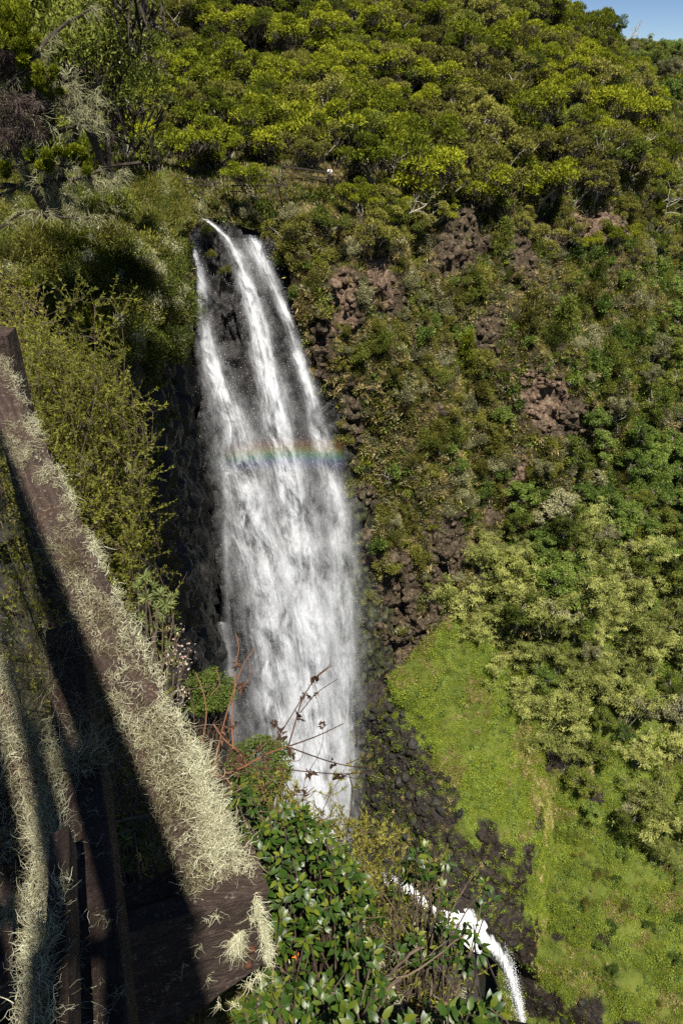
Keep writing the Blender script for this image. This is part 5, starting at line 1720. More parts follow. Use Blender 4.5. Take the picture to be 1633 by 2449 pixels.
for i in range(1700):
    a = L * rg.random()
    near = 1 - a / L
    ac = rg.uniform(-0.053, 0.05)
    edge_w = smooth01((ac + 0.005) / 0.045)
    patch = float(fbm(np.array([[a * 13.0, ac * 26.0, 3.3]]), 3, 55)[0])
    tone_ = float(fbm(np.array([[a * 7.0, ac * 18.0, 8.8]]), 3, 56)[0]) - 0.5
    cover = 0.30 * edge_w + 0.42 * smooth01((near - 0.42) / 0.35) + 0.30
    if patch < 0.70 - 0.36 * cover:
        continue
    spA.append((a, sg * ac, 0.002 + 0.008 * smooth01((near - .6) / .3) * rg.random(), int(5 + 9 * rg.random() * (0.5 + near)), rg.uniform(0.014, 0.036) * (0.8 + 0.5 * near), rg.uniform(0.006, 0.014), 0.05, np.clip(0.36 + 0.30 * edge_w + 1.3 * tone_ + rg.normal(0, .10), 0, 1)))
# the thick right margin, hanging over the edge
for i in range(230):
    a = L * rg.random() ** 1.1
    near = 1 - a / L
    if rg.random() > 0.55 + 0.4 * near or (0.50 < a / L < 0.56) or (0.66 < a / L < 0.74):
        continue
    spA.append((a, sg * rg.uniform(0.045, 0.066), rg.uniform(-0.03, 0.008), int(9 + 13 * near), rg.uniform(0.022, 0.042) * (0.75 + 0.55 * near), 0.011, 0.4, 0.78))
# the combed tress near the lower end
for i in range(70):
    t_ = rg.random()
    spA.append((0.30 - 0.26 * t_ + rg.normal(0, .012), sg * (0.062 - 0.055 * t_ ** 2 + rg.normal(0, .007)), 0.014, 14, 0.055, 0.007, 0.1, 0.82))
# thick bolster at the lower end
for i in range(170):
    a = 0.62 * rg.random() ** 1.3
    if float(fbm(np.array([[a * 15.0, i * .37 % 1 * 3, 1.3]]), 2, 57)[0]) < 0.45:
        continue
    spA.append((a, sg * rg.uniform(-0.060, 0.062), rg.uniform(0.002, 0.016), int(rg.integers(5, 14)), rg.uniform(0.02, 0.04), 0.010, 0.1, rg.uniform(0.3, 0.9)))
# left shaded side
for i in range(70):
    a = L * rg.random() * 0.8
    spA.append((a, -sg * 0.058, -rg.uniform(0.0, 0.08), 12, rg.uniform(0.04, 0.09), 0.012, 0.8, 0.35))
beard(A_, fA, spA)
# loose pieces on the board and cross beam
Pb = []
def board_lichen():
    bag = Bag()
    rg = np.random.default_rng(77)
    up_ = -Z + 0.0 * bn
    root = onface(575, 2225) + bn * 0.004
    n = 300
    t_ = rg.random(n)
    P = root + np.outer(t_ * 0.05, unit(onface(555, 2290) - root)) + rg.normal(0, 0.004, (n, 3))
    D = unit(onface(535, 2300) - root)[None] * 1.0 + rg.normal(0, 0.55, (n, 3)) + bn * 0.1
    strands(bag, P, D, rg.uniform(0.015, 0.06, n), 7, rg.uniform(0.0004, 0.0007, n), 0.42, 0.12, np.clip(rg.normal(.75, .15, n), 0, 1), rg)
    for px, py, n in ((520, 2185, 12), (490, 2200, 8), (545, 2250, 10), (470, 2260, 8), (590, 2350, 22), (520, 2400, 12), (620, 2330, 30), (440, 2300, 8), (560, 2400, 14), (500, 2330, 10), (420, 2330, 6), (600, 2190, 12)):
        p = onface(px, py) + bn * 0.003
        strands(bag, p + rg.normal(0, .004, (n, 3)), rg.normal(0, 1, (n, 3)) + bn * .4 - Z * .3, rg.uniform(0.012, 0.035, n), 5, rg.uniform(.0005, .0008, n), .45, .05, np.clip(rg.normal(.75, .15, n), 0, 1), rg)
    for k in range(60):                                     # fringe down the cut end
        tt = rg.random()
        p = onface(604, 2140) * (1 - tt) + onface(641, 2300) * tt + np.array([0.004, 0, 0])
        n = 12
        strands(bag, p + rg.normal(0, .004, (n, 3)), rg.normal(0, .8, (n, 3)) + [0.3, -.1, -.6], rg.uniform(0.008, 0.03, n), 5, rg.uniform(.0005, .0008, n), .35, .2, np.clip(rg.normal(.8, .12, n), 0, 1), rg)
    bag.V = [v - np.array(bd_.location) for v in bag.V]
    o = obj('lichen', bag.mesh('board_lichen', M['beard']), bd_)
    o['kind'] = 'stuff'
board_lichen()
# second handrail: shaggy all over
spB = []
P0, l, s, u, L = fBb
sgB = 1.0 if proj(P0 + s * 0.05)[0] > proj(P0)[0] else -1.0
for i in range(420):
    a = L * rg.random()
    spB.append((a, sgB * rg.uniform(-0.065, 0.072), rg.uniform(-0.02, 0.014), 20, rg.uniform(0.03, 0.06), 0.014, 0.3, rg.uniform(0.35, 0.75)))
for i in range(110):
    a = L * rg.random()
    spB.append((a, sgB * 0.07, -rg.uniform(0, 0.09), 16, rg.uniform(0.05, 0.11), 0.014, 0.9, 0.6))
beard(Bb, fBb, spB)
# strips hanging between the narrow rail and the dark rail
spC = []
P0, l, s, u, L = fC
sgC = 1.0 if proj(P0 + s * 0.05)[0] > proj(P0)[0] else -1.0
for i in range(190):
    a = L * (0.12 + 0.85 * rg.random())
    spC.append((a, sgC * (-0.052 + rg.normal(0, .006)), 0.006, 18, rg.uniform(0.035, 0.06), 0.011, 0.25, 0.66))
for i in range(18):
    spC.append((L * rg.random(), sgC * rg.uniform(-.03, .04), 0.002, 8, 0.03, 0.008, 0.1, 0.6))
for i in range(40):
    spC.append((L * (0.0 + 0.03 * rg.random()), sgC * rg.uniform(-.05, .03), 0.01, 20, 0.09, 0.012, 0.6, 0.45))
beard(C_, fC, spC)
spD = []
P0, l, s, u, L = fD
sgD = 1.0 if proj(P0 + s * 0.05)[0] > proj(P0)[0] else -1.0
for i in range(95):
    a = L * (0.45 + 0.55 * rg.random())
    spD.append((a, sgD * (-0.022 + rg.normal(0, .006)), 0.004, 16, rg.uniform(0.025, 0.045), 0.009, 0.2, 0.75))
for i in range(10):
    spD.append((L * rg.uniform(.25, .6), sgD * rg.uniform(-.015, .015), 0.003, 10, 0.025, 0.006, 0.1, 0.8))
beard(D_, fD, spD)
spE = []
P0, l, s, u, L = fE
for i in range(40):
    spE.append((L * rg.uniform(-.03, .12), rg.uniform(-.025, .025), 0.006, 16, 0.035, 0.01, 0.2, 0.6))
beard(E_, fE, spE)
spG = []
P0, l, s, u, L = fG
for i in range(40):
    spG.append((L * rg.random(), rg.uniform(-.05, .05), 0.004, 16, rg.uniform(.06, .12), 0.012, 0.9, 0.4))
beard(G_, fG, spG)
# ------------------------------------------------------------------ plants close to the platform
M['sprig'] = foliage_mat('near_heath_sprigs', (0.070, 0.080, 0.010), (0.200, 0.210, 0.024), (0.38, 0.37, 0.05), 0.35, 0.55, 0.3, 0.1)
M['sprig_yellow'] = foliage_mat('yellow_heath_sprigs', (0.12, 0.12, 0.015), (0.24, 0.225, 0.03), (0.38, 0.34, 0.06), 0.35, 0.55, 0.3, 0.1)
M['glossy'] = foliage_mat('glossy_shrub_leaves', (0.014, 0.032, 0.005), (0.034, 0.072, 0.008), (0.15, 0.17, 0.015), 0.2, 0.40, 0.36, 0.1)
M['rosette'] = foliage_mat('grey_green_rosettes', (0.06, 0.085, 0.022), (0.14, 0.175, 0.05), (0.26, 0.29, 0.11), 0.25, 0.6, 0.2, 0.1)
M['cushion'] = foliage_mat('cushion_shrub', (0.035, 0.058, 0.010), (0.085, 0.120, 0.020), (0.15, 0.185, 0.035), 0.2, 0.6, 0.2, 0.1)
M['deadstem'] = plain_mat('withered_stems', (0.035, 0.015, 0.008), (0.20, 0.088, 0.042), 30.0, 0.75, 0.25, 0.001)
M['drytwig'] = foliage_mat('dry_heath_twigs', (0.03, 0.020, 0.018), (0.11, 0.080, 0.066), (0.26, 0.21, 0.18), 0.2, 0.8, 0.15, 0.1)
M['deadleaf'] = foliage_mat('withered_leaves', (0.03, 0.017, 0.010), (0.10, 0.056, 0.034), (0.22, 0.135, 0.09), 0.2, 0.8, 0.15, 0.1)
M['twig'] = plain_mat('brown_twigs', (0.030, 0.020, 0.014), (0.15, 0.11, 0.078), 25.0, 0.85, 0.2, 0.002)
M['pinkish'] = foliage_mat('dry_everlasting_flowers', (0.25, 0.16, 0.13), (0.46, 0.34, 0.29), (0.68, 0.58, 0.52), 0.2, 0.8, 0.1, 0.1)
M['orange'] = flat_mat('orange_flower', (0.85, 0.25, 0.03))

def local(bag, base):
    bag.V = [v - np.asarray(base, float) for v in bag.V]
    return bag

def sprig_shrub(name, label, zones, depth, root, mat, n_br, seed, spr=(0.08, 0.19), leafl=(0.014, 0.028), up=0.35, lichen_n=0, leaf_n=20, per=13, stemtint=0.5):
    """feathery heath: curving branches carrying short sprigs set all round with tiny leaves. zones: (px,py,rx,ry,weight)"""
    rg = np.random.default_rng(seed)
    st, fo, li = Bag(), Bag(), Bag()
    w = np.array([z[4] for z in zones], float)
    root = np.asarray(root, float)
    for b in range(n_br):
        z = zones[rg.choice(len(zones), p=w / w.sum())]
        a, r = rg.uniform(0, 6.28), math.sqrt(rg.random())
        tip = ad(z[0] + z[2] * r * math.cos(a), z[1] + z[3] * r * math.sin(a), rg.uniform(*depth))
        tip0 = tip - unit(rg.normal(0, 1, 3) * [1, .6, .5] + [0, 0, .5]) * rg.uniform(.12, .3)
        p = spline(np.array([root + rg.normal(0, .05, 3), root * .5 + tip0 * .5 + rg.normal(0, .12, 3), tip0, tip]), 16)
        p += np.cumsum(rg.normal(0, 0.008, p.shape), 0)
        if b % 6 == 0:
            tube(st, p, np.linspace(0.007, 0.0014, 16), 4, stemtint)
        else:
            tube(st, p[10:], np.linspace(0.002, 0.001, 6), 3, stemtint)
        dirn = unit(p[-1] - p[10])
        for k in range(per):
            t = 1.0 if k == 0 else 1.0 - 0.5 * rg.random() ** 1.4
            q0 = p[int(t * 15)]
            d = unit(dirn * (0.3 if k else .8) + rg.normal(0, 0.8 if k else .5, 3) * [1.2, .8, .8] + [0, 0, up])
            ln = rg.uniform(*spr)
            q, d2 = limb(rg, q0, d, ln, 5, 0.12, 0.05)
            q = spline(q, 8)
            tube(st, q, np.linspace(0.0016, 0.0007, 8), 3, stemtint, False)
            m = leaf_n
            i = rg.integers(1, 8, m)
            D = unit(q[i] - q[i - 1]) * 0.9 + rg.normal(0, 0.55, (m, 3))
            blades(fo, q[i], D, rg.uniform(*leafl, m), rg.uniform(0.0018, 0.0034, m), np.clip(rg.normal(rg.uniform(.3, .7), .15, m), 0, 1), rg, 0.1, hint=rdir(m, rg) + [0, -.4, .6])
        if lichen_n and rg.random() < 0.3:
            m = lichen_n
            c = p[rg.integers(7, 14)]
            strands(li, c + rg.normal(0, .012, (m, 3)), rg.normal(0, 1, (m, 3)), rg.uniform(.02, .06, m), 5, rg.uniform(.0006, .0012, m), .4, .15, rg.uniform(.4, 1, m), rg)
    t = thing(name, label, 'shrub', root)
    obj('stem', local(st, root).mesh('sprig_stems', M['twig']), t)
    obj('foliage', local(fo, root).mesh('sprig_foliage', M[mat]), t)
    if lichen_n and li.V:
        o = obj('lichen', local(li, root).mesh('sprig_lichen', M['beard']), t)
        o['kind'] = 'stuff'
    return t

sprig_shrub('heath_shrub', 'feathery green heath shrub just right of the lichened handrail', [(130, 960, 60, 100, 3), (160, 1080, 55, 95, 3), (105, 850, 40, 45, 1.2), (200, 1180, 35, 55, 1), (190, 1290, 45, 45, 1), (190, 950, 35, 50, .8), (235, 1140, 20, 30, .25), (110, 800, 20, 30, .3), (85, 880, 25, 50, .6)], (4.2, 5.4), (-1.55, 3.6, -4.0), 'sprig', 330, 2001, lichen_n=26, per=17, leaf_n=32)
sprig_shrub('heath_shrub', 'yellow-green heath sprigs sticking up in front of the foot of the falls', [(760, 1985, 30, 22, 1), (800, 1970, 18, 16, .7), (850, 2050, 20, 24, .8), (870, 2130, 24, 34, .7), (910, 2150, 18, 22, .5), (715, 1965, 18, 12, .4)], (3.3, 3.9), (-0.05, 1.9, -4.1), 'sprig_yellow', 60, 2003, (0.05, 0.11), up=0.3)
sprig_shrub('heath_shrub', 'loose green heath with tangled twigs at the bottom of the picture', [(700, 2360, 130, 70, 2), (900, 2300, 110, 90, 3), (960, 2240, 60, 60, .6), (820, 2430, 200, 30, 1.5), (640, 2420, 60, 40, .6)], (3.2, 3.9), (-0.05, 1.5, -4.4), 'sprig', 170, 2005, (0.07, 0.16), lichen_n=30, per=10, leaf_n=16)
sprig_shrub('heath_shrub', 'yellowish heath at the far left edge above the second handrail', [(20, 720, 50, 40, 1), (-20, 690, 40, 60, 1)], (5.0, 6.0), (-2.8, 4.6, -3.4), 'sprig_yellow', 30, 2007)
sprig_shrub('heath_shrub', 'dull green heath in the gap below the lichened handrail', [(240, 1640, 60, 130, 1), (290, 1930, 60, 90, 1), (250, 1800, 50, 100, 1), (60, 1380, 60, 110, 1.3), (70, 1620, 40, 120, .8)], (3.1, 3.7), (-0.9, 1.9, -4.2), 'sprig', 120, 2008, (0.07, 0.16), lichen_n=12, per=9, leaf_n=14)

# --- grey-green rosette plants
def rosette_plant(name, label, spots, depth, root, seed, flowers=()):
    rg = np.random.default_rng(seed)
    st, fo, fl = Bag(), Bag(), Bag()
    root = np.asarray(root, float)
    for px, py, r in spots:
        c = ad(px, py, rg.uniform(*depth))
        p = spline(np.array([root + rg.normal(0, .04, 3), (root + c) / 2 + rg.normal(0, .05, 3), c]), 8)
        tube(st, p, np.linspace(0.006, 0.003, 8), 4, 0.5)
        ax = unit(rg.normal(0, .35, 3) + [0, -.35, .8])
        n = 34
        d = rdir(n, rg)
        D = unit(d - ax * (d @ ax)[:, None] + ax * rg.uniform(-.2, .9, (n, 1)))
        blades(fo, c + ax * rg.uniform(-.02, .006, (n, 1)), D, rg.uniform(.75, 1.15, n) * r, np.full(n, r * 0.085), np.clip(rg.normal(.55, .2, n), 0, 1), rg, 0.12, hint=np.tile(ax, (n, 1)))
    for poly in flowers:
        p = spline(np.array([ad(x, y, depth[0] + .1) for x, y in poly]), 10)
        tube(st, p, np.linspace(0.005, 0.002, 10), 4, 0.4)
        m = 46
        i = rg.integers(4, 10, m)
        P = p[i] + rg.normal(0, 0.018, (m, 3))
        blades(fl, P, rdir(m, rg), rg.uniform(.008, .02, m), rg.uniform(.003, .007, m), rg.random(m), rg)
    t = thing(name, label, 'plant', root)
    obj('stem', local(st, root).mesh('rosette_stems', M['twig']), t)
    obj('foliage', local(fo, root).mesh('rosette_leaves', M['rosette']), t)
    if flowers:
        obj('flower', local(fl, root).mesh('rosette_flowers', M['pinkish']), t)
rosette_plant('rosette_plant', 'grey-green rosette plant with dry pinkish flower stalks beside the handrail', [(345, 1380, .05), (365, 1400, .05), (385, 1420, .055), (350, 1430, .05), (398, 1445, .06), (330, 1400, .045), (372, 1455, .05), (415, 1425, .045), (345, 1475, .05), (390, 1470, .045), (365, 1500, .045), (400, 1540, .04), (385, 1575, .04), (420, 1510, .035)], (4.0, 4.4), (-1.0, 2.6, -3.6), 2101,
              [[(425, 1660), (430, 1590), (422, 1540), (436, 1505)], [(425, 1640), (445, 1580), (455, 1550)], [(400, 1620), (405, 1580), (412, 1555)], [(430, 1690), (438, 1660), (436, 1640)]])
rosette_plant('rosette_plant', 'narrow-leaved rosettes seen in the gap left of the lower handrail', [(215, 1640, .05), (205, 1690, .04), (325, 1990, .05), (350, 2030, .05), (300, 2010, .045), (275, 1860, .04), (340, 1960, .045), (310, 2060, .05), (265, 1900, .04), (230, 1590, .04)], (3.0, 3.4), (-0.85, 1.9, -3.9), 2103)

# --- cushion shrubs
def cushion(name, label, px, py, rxp, ryp, dist, seed):
    rg = np.random.default_rng(seed)
    c = ad(px, py, dist)
    sx_, sz_ = rxp * dist / FPX, ryp * dist / FPX
    st, fo = Bag(), Bag()
    root = c - np.array([0, 0, sz_ + 0.9])
    lobes = c + rdir(70, rg) * [sx_, sx_, sz_] * 0.82 * rg.uniform(.7, 1, (70, 1))
    for q in lobes[::3]:
        tube(st, spline(np.array([root + rg.normal(0, .03, 3), (root + c) / 2 + rg.normal(0, .06, 3), q]), 7), np.linspace(.009, .003, 7), 4, .4)
    n = 9000
    i = rg.integers(0, 70, n)
    d = rdir(n, rg)
    P = lobes[i] + d * sx_ * 0.26 * rg.uniform(.6, 1, (n, 1))
    out = unit(P - c)
    ok = np.sum(d * out, 1) > -0.3
    P, d, out, i = P[ok], d[ok], out[ok], i[ok]
    tt = rg.uniform(.3, .7, 70)
    blades(fo, P, np.cross(d, rdir(len(P), rg)) + d * .5, rg.uniform(.010, .020, len(P)), rg.uniform(.004, .007, len(P)), np.clip(tt[i] + rg.normal(0, .17, len(P)), 0, 1), rg, .1, hint=d + [0, 0, .3])
    t = thing(name, label, 'shrub', root)
    obj('stem', local(st, root).mesh('cushion_stems', M['twig']), t)
    obj('foliage', local(fo, root).mesh('cushion_leaves', M['cushion']), t)
cushion('cushion_shrub', 'dome-shaped dense green shrub beside the handrail, left of the falls', 500, 1655, 62, 52, 5.6, 2201)
cushion('cushion_shrub', 'dome-shaped dense green shrub in front of the lower falls', 622, 1830, 78, 78, 4.8, 2203)

# --- glossy-leaved shrubs along the bottom
def glossy(name, label, zones, depth, root, n, seed, leaf=0.042, per=9, hang=0.0, twig_r=0.006):
    rg = np.random.default_rng(seed)
    st, fo = Bag(), Bag()
    root = np.asarray(root, float)
    w = np.array([z[4] for z in zones], float)
    hubs = [root + (ad(z[0], z[1], (depth[0] + depth[1]) / 2) - root) * 0.55 for z in zones]
    for h in hubs:
        tube(st, spline(np.array([root, (root + h) / 2 + rg.normal(0, .08, 3), h]), 8), np.linspace(.013, .008, 8), 5, .5)
    for k in range(n):
        zi = rg.choice(len(zones), p=w / w.sum())
        z = zones[zi]
        a, r = rg.uniform(0, 6.28), math.sqrt(rg.random())
        c = ad(z[0] + z[2] * r * math.cos(a), z[1] + z[3] * r * math.sin(a), rg.uniform(*depth))
        p = spline(np.array([hubs[zi], (hubs[zi] + c) / 2 + rg.normal(0, .05, 3), c]), 9)
        tube(st, p, np.linspace(twig_r, .0022, 9), 4, rg.uniform(.2, .9))
        ax = unit(unit(p[-1] - p[-3]) * .5 + rg.normal(0, .3, 3) + [0, -.15, .6])
        m = int(per * rg.uniform(.7, 1.3))
        back = rg.uniform(0, 1, m)
        ang = rg.uniform(0, 6.28, m)
        A = unit(np.cross(ax, [0.3, 0.9, 0.1]))
        B = np.cross(ax, A)
        rad = A * np.cos(ang)[:, None] + B * np.sin(ang)[:, None]
        pos = c - ax * (back * 0.075)[:, None]
        D = unit(rad + ax * (0.75 - 0.8 * back)[:, None] - np.array([0, 0, hang]))
        L_ = rg.uniform(.6, 1.15, m) * leaf * (0.75 + .35 * back)
        leaves(fo, pos + rad * .004, D, L_, L_ * rg.uniform(.21, .27, m), np.clip(rg.normal(.42, .16, m) + .28 * (back < .25), 0, 1), np.tile(ax, (m, 1)) + rad * .2 + rg.normal(0, .12, (m, 3)), rg, .22, .3)
    t = thing(name, label, 'shrub', root)
    obj('stem', local(st, root).mesh('glossy_stems', M['twig']), t)
    obj('foliage', local(fo, root).mesh('glossy_leaves', M['glossy'], True), t)
    return t
glossy('glossy_shrub', 'dense glossy-leaved green shrub right of the lichened handrail end', [(660, 2050, 75, 90, 3), (770, 2090, 90, 90, 3.2), (700, 2180, 90, 70, 2.6), (840, 2180, 60, 80, 1.6), (610, 1960, 40, 60, .9), (740, 1990, 60, 50, 1.2), (640, 2240, 50, 50, .8), (620, 2120, 35, 60, 1.0), (800, 2250, 80, 40, 1.0), (560, 1885, 22, 40, .4), (700, 1940, 40, 26, .4)], (2.5, 3.3), (-0.12, 1.35, -3.9), 420, 2301, 0.035, 9)
glossy('glossy_shrub', 'sparse glossy twigs in front of the stream and its white water', [(1010, 2070, 60, 45, 1.2), (1060, 2130, 30, 40, .5), (1000, 2220, 60, 50, 1.2), (1060, 2250, 60, 40, .8), (1110, 2180, 60, 40, .7), (1150, 2130, 30, 40, .5), (940, 2120, 30, 40, .4), (1130, 2280, 50, 30, .6), (960, 2290, 70, 40, .8)], (2.9, 3.5), (0.25, 1.35, -4.2), 58, 2303, 0.036, 8)
glossy('glossy_shrub', 'clump of glossy leaves over dark shade at the bottom centre', [(710, 2350, 70, 60, 2), (650, 2420, 80, 40, 1.2), (780, 2420, 80, 40, 1.2), (620, 2340, 30, 40, .4), (880, 2340, 70, 60, 1.4), (860, 2260, 50, 40, .8)], (2.5, 3.0), (-0.1, 1.1, -3.9), 120, 2305, 0.038, 9)
glossy('glossy_shrub', 'large glossy leaves at the bottom edge, right of centre', [(880, 2440, 60, 26, 1), (1090, 2430, 50, 24, 1), (1160, 2420, 40, 24, .8), (1180, 2460, 50, 24, .8), (960, 2455, 60, 16, .8)], (2.0, 2.4), (0.2, .8, -3.4), 40, 2307, 0.042, 8)
glossy('glossy_shrub', 'small glossy leaves in the gap between the handrails', [(235, 1700, 40, 70, 1), (255, 1880, 30, 60, 1), (300, 1950, 40, 60, .8), (225, 1560, 25, 40, .5)], (2.8, 3.3), (-0.75, 1.6, -3.9), 34, 2309, 0.036, 8)

# --- bare twigs with lichen at the bottom
def twigs(name, label, n, zones, depth, seed, mat='twig', rad=(0.0042, 0.0010), bits=True):
    rg = np.random.default_rng(seed)
    st, li = Bag(), Bag()
    base = ad(zones[0][0], zones[0][1], depth[1])
    for k in range(n):
        z = zones[rg.integers(len(zones))]
        c0 = ad(z[0] + rg.uniform(-1, 1) * z[2], z[1] + rg.uniform(0, 1) * z[3], rg.uniform(*depth))
        d = unit(rg.normal(0, 1, 3) * [1.0, .5, .6] + [0, 0, .45])
        p, _ = limb(rg, c0, d, rg.uniform(.25, .7), 8, .12)
        tube(st, p, np.linspace(*rad, 9) * rg.uniform(.6, 1.3), 4, rg.uniform(.1, 1))
        for j in range(3):
            q, _ = limb(rg, p[rg.integers(2, 8)], d + rg.normal(0, .7, 3), rg.uniform(.06, .22), 5, .2)
            tube(st, q, np.linspace(rad[1] * 1.6, rad[1] * .7, 6), 3, rg.uniform(.1, 1))
        if bits and rg.random() < .5:
            m = 50
            c = p[rg.integers(2, 9)]
            strands(li, c + rg.normal(0, .012, (m, 3)), rg.normal(0, 1, (m, 3)), rg.uniform(.02, .075, m), 5, rg.uniform(.0005, .001, m), .4, .25, rg.uniform(.4, 1, m), rg)
    t = thing(name, label, 'twigs', base)
    obj('stem', local(st, base).mesh('twig_stems', M[mat]), t)
    if li.V:
        o = obj('lichen', local(li, base).mesh('twig_lichen', M['beard']), t)
        o['kind'] = 'stuff'
twigs('bare_shrub', 'tangle of bare lichened twigs at the bottom centre', 20, [(760, 2330, 160, 100), (880, 2320, 150, 110), (660, 2360, 80, 80)], (2.7, 3.4), 2401)
twigs('bare_shrub', 'thin bare twigs at the bottom, in front of the stream bed', 9, [(1000, 2300, 110, 130), (1080, 2380, 80, 60)], (3.0, 3.5), 2403)
twigs('bare_shrub', 'dry brown stems in the gap below the lichened handrail', 34, [(260, 1700, 50, 200), (300, 1900, 60, 150), (230, 1950, 30, 80)], (2.5, 3.2), 2405, 'twig', (.0045, .0014), False)
# pale limbs crossing the bottom
rg = np.random.default_rng(2411)
for i, (poly, r, lab) in enumerate([([(600, 2200), (640, 2330), (735, 2449)], .005, 'slanting brown branch beside the angled board'), ([(850, 2120), (835, 2290), (815, 2460)], .006, 'upright brown stem rising through the glossy shrub'), ([(1000, 2270), (900, 2370), (820, 2430)], .005, 'slanting branch with lichen at the bottom centre'), ([(960, 2340), (880, 2410), (830, 2455)], .006, 'short pale limb at the bottom centre'), ([(700, 2250), (760, 2225), (780, 2215)], .005, 'thin grey twig across the glossy shrub')]):
    p = spline(np.array([ad(x, y, 2.75 + .12 * j) for j, (x, y) in enumerate(poly)]), 14) + np.cumsum(rg.normal(0, .004, (14, 3)), 0)
    b = Bag()
    tube(b, p, np.linspace(r, r * .6, 14), 6, .8)
    o = obj('branch', local(b, p[0]).mesh('branch', M['twig']), None, p[0])
    tag(o, lab, 'branch')

# --- withered giant-herb stems in front of the falls
def wz_(zx, zy):
    return 380 + zx / 2.904, 1450 + zy / 2.904
STEMS = [
    ([(400, 1185), (600, 1110), (720, 1040), (900, 970)], .0075), ([(900, 970), (950, 800), (1000, 640), (1090, 500), (1200, 410)], .0045), ([(740, 1040), (840, 890), (1000, 630), (1100, 480), (1195, 385), (1190, 345)], .0040),
    ([(980, 740), (1100, 600), (1240, 505)], .003), ([(910, 970), (1100, 900), (1280, 815)], .004), ([(920, 985), (1100, 1050), (1210, 1085), (1420, 1115), (1500, 1100)], .004), ([(1300, 1095), (1380, 1060), (1440, 980)], .0022),
    ([(620, 1120), (830, 1130), (1050, 1150), (1250, 1165), (1480, 1150)], .0038), ([(1260, 1170), (1360, 1195), (1490, 1180)], .0022), ([(850, 960), (825, 880), (800, 830)], .002), ([(1040, 1145), (1100, 1050), (1140, 900), (1135, 840)], .002),
    ([(370, 1190), (420, 950), (490, 680), (530, 560), (600, 380), (670, 290)], .0048), ([(530, 560), (535, 400), (555, 290), (533, 185)], .0042), ([(515, 990), (510, 720), (530, 560)], .005), ([(550, 580), (630, 500), (630, 385)], .003),
    ([(300, 960), (330, 720), (310, 600), (255, 455)], .0042), ([(820, 1080), (880, 1220), (930, 1300), (1000, 1310), (1080, 1255)], .0035), ([(450, 1170), (560, 1320), (680, 1450)], .0045), ([(680, 1150), (720, 1280), (770, 1400)], .003),
    ([(860, 1170), (820, 1350)], .003), ([(380, 820), (450, 920), (560, 1020), (610, 1100)], .005), ([(590, 1060), (700, 990), (800, 900)], .003), ([(1000, 1290), (1015, 1200), (1030, 1130)], .0022), ([(360, 620), (420, 540), (400, 430)], .003), ([(870, 1070), (980, 1065), (1010, 960)], .0022)]
NODES = [(545, 400, 1), (545, 535, 1.6), (600, 560, 1.2), (515, 830, 1.6), (560, 1060, 2.2), (590, 1100, 2.2), (500, 1260, 1.8), (850, 900, 1.5), (1020, 620, 1.3), (975, 770, 1.4), (910, 1000, 1.5), (1085, 500, 1.2), (1050, 1160, 1), (1250, 1175, 1.2), (720, 1250, 1.6), (430, 900, 1.4), (1090, 610, .6), (1210, 1090, .7), (740, 1060, 1.5), (990, 1280, 1), (530, 1010, 2), (480, 1150, 1.6), (700, 980, 1)]
rg = np.random.default_rng(2501)
root = ad(515, 1865, 2.9)
dead = thing('withered_herb', 'withered reddish brown herb stems with seed heads in front of the falls', 'plant', root)
for i, (poly, r) in enumerate(STEMS):
    b = Bag()
    pp = [ad(*wz_(x, y), 2.9 - .0002 * (x - 400)) for x, y in poly]
    p = spline(np.array(pp), 16)
    tube(b, p, np.linspace(r, r * .55, 16) * .62, 6, np.clip(.95 - (np.mean([q[0] for q in poly]) - 500) / 700, 0, 1))
    obj('stem', local(b, root).mesh('withered_stem', M['deadstem']), dead)
for i, (x, y, s_) in enumerate(NODES):
    b = Bag()
    c = ad(*wz_(x, y), 2.9 - .0002 * (x - 400))
    m = int(7 * s_) + 3
    leaves(b, c + rg.normal(0, .006 * s_, (m, 3)), rg.normal(0, .6, (m, 3)) + [0, 0, -.9], rg.uniform(.010, .024, m) * s_ ** .5, rg.uniform(.003, .007, m), np.clip(rg.normal(.75 - x / 1600, .2, m), 0, 1), None, rg, .7, .9)
    obj('withered_leaf', local(b, root).mesh('withered_leaf', M['deadleaf']), dead)
for x, y in ((800, 812), (1135, 825)):
    b = Bag()
    c = ad(*wz_(x, y), 2.9 - .0002 * (x - 400))
    d = rdir(90, rg)
    blades(b, c + d * .006, d, rg.uniform(.006, .013, 90), np.full(90, .0022), np.clip(rg.normal(.4, .2, 90), 0, 1), rg)
    obj('seed_head', local(b, root).mesh('seed_head', M['deadleaf']), dead)
# tiny orange flower
b = Bag()
c = ad(708, 2288, 2.7)
leaves(b, c + RG.normal(0, .004, (9, 3)), RG.normal(0, 1, (9, 3)) + [0, -.4, .6], RG.uniform(.010, .018, 9), RG.uniform(.004, .006, 9), .5)
b2 = Bag()
tube(b2, spline(np.array([c, c - [0.01, 0, .12], c - [0.05, -.05, .3]]), 8), .0016, 4, .5)
fl = thing('flower', 'tiny orange flower on a thin stalk near the board end', 'flower', c)
obj('petal', local(b, c).mesh('petal', M['orange']), fl)
obj('stalk', local(b2, c).mesh('stalk', M['twig']), fl)

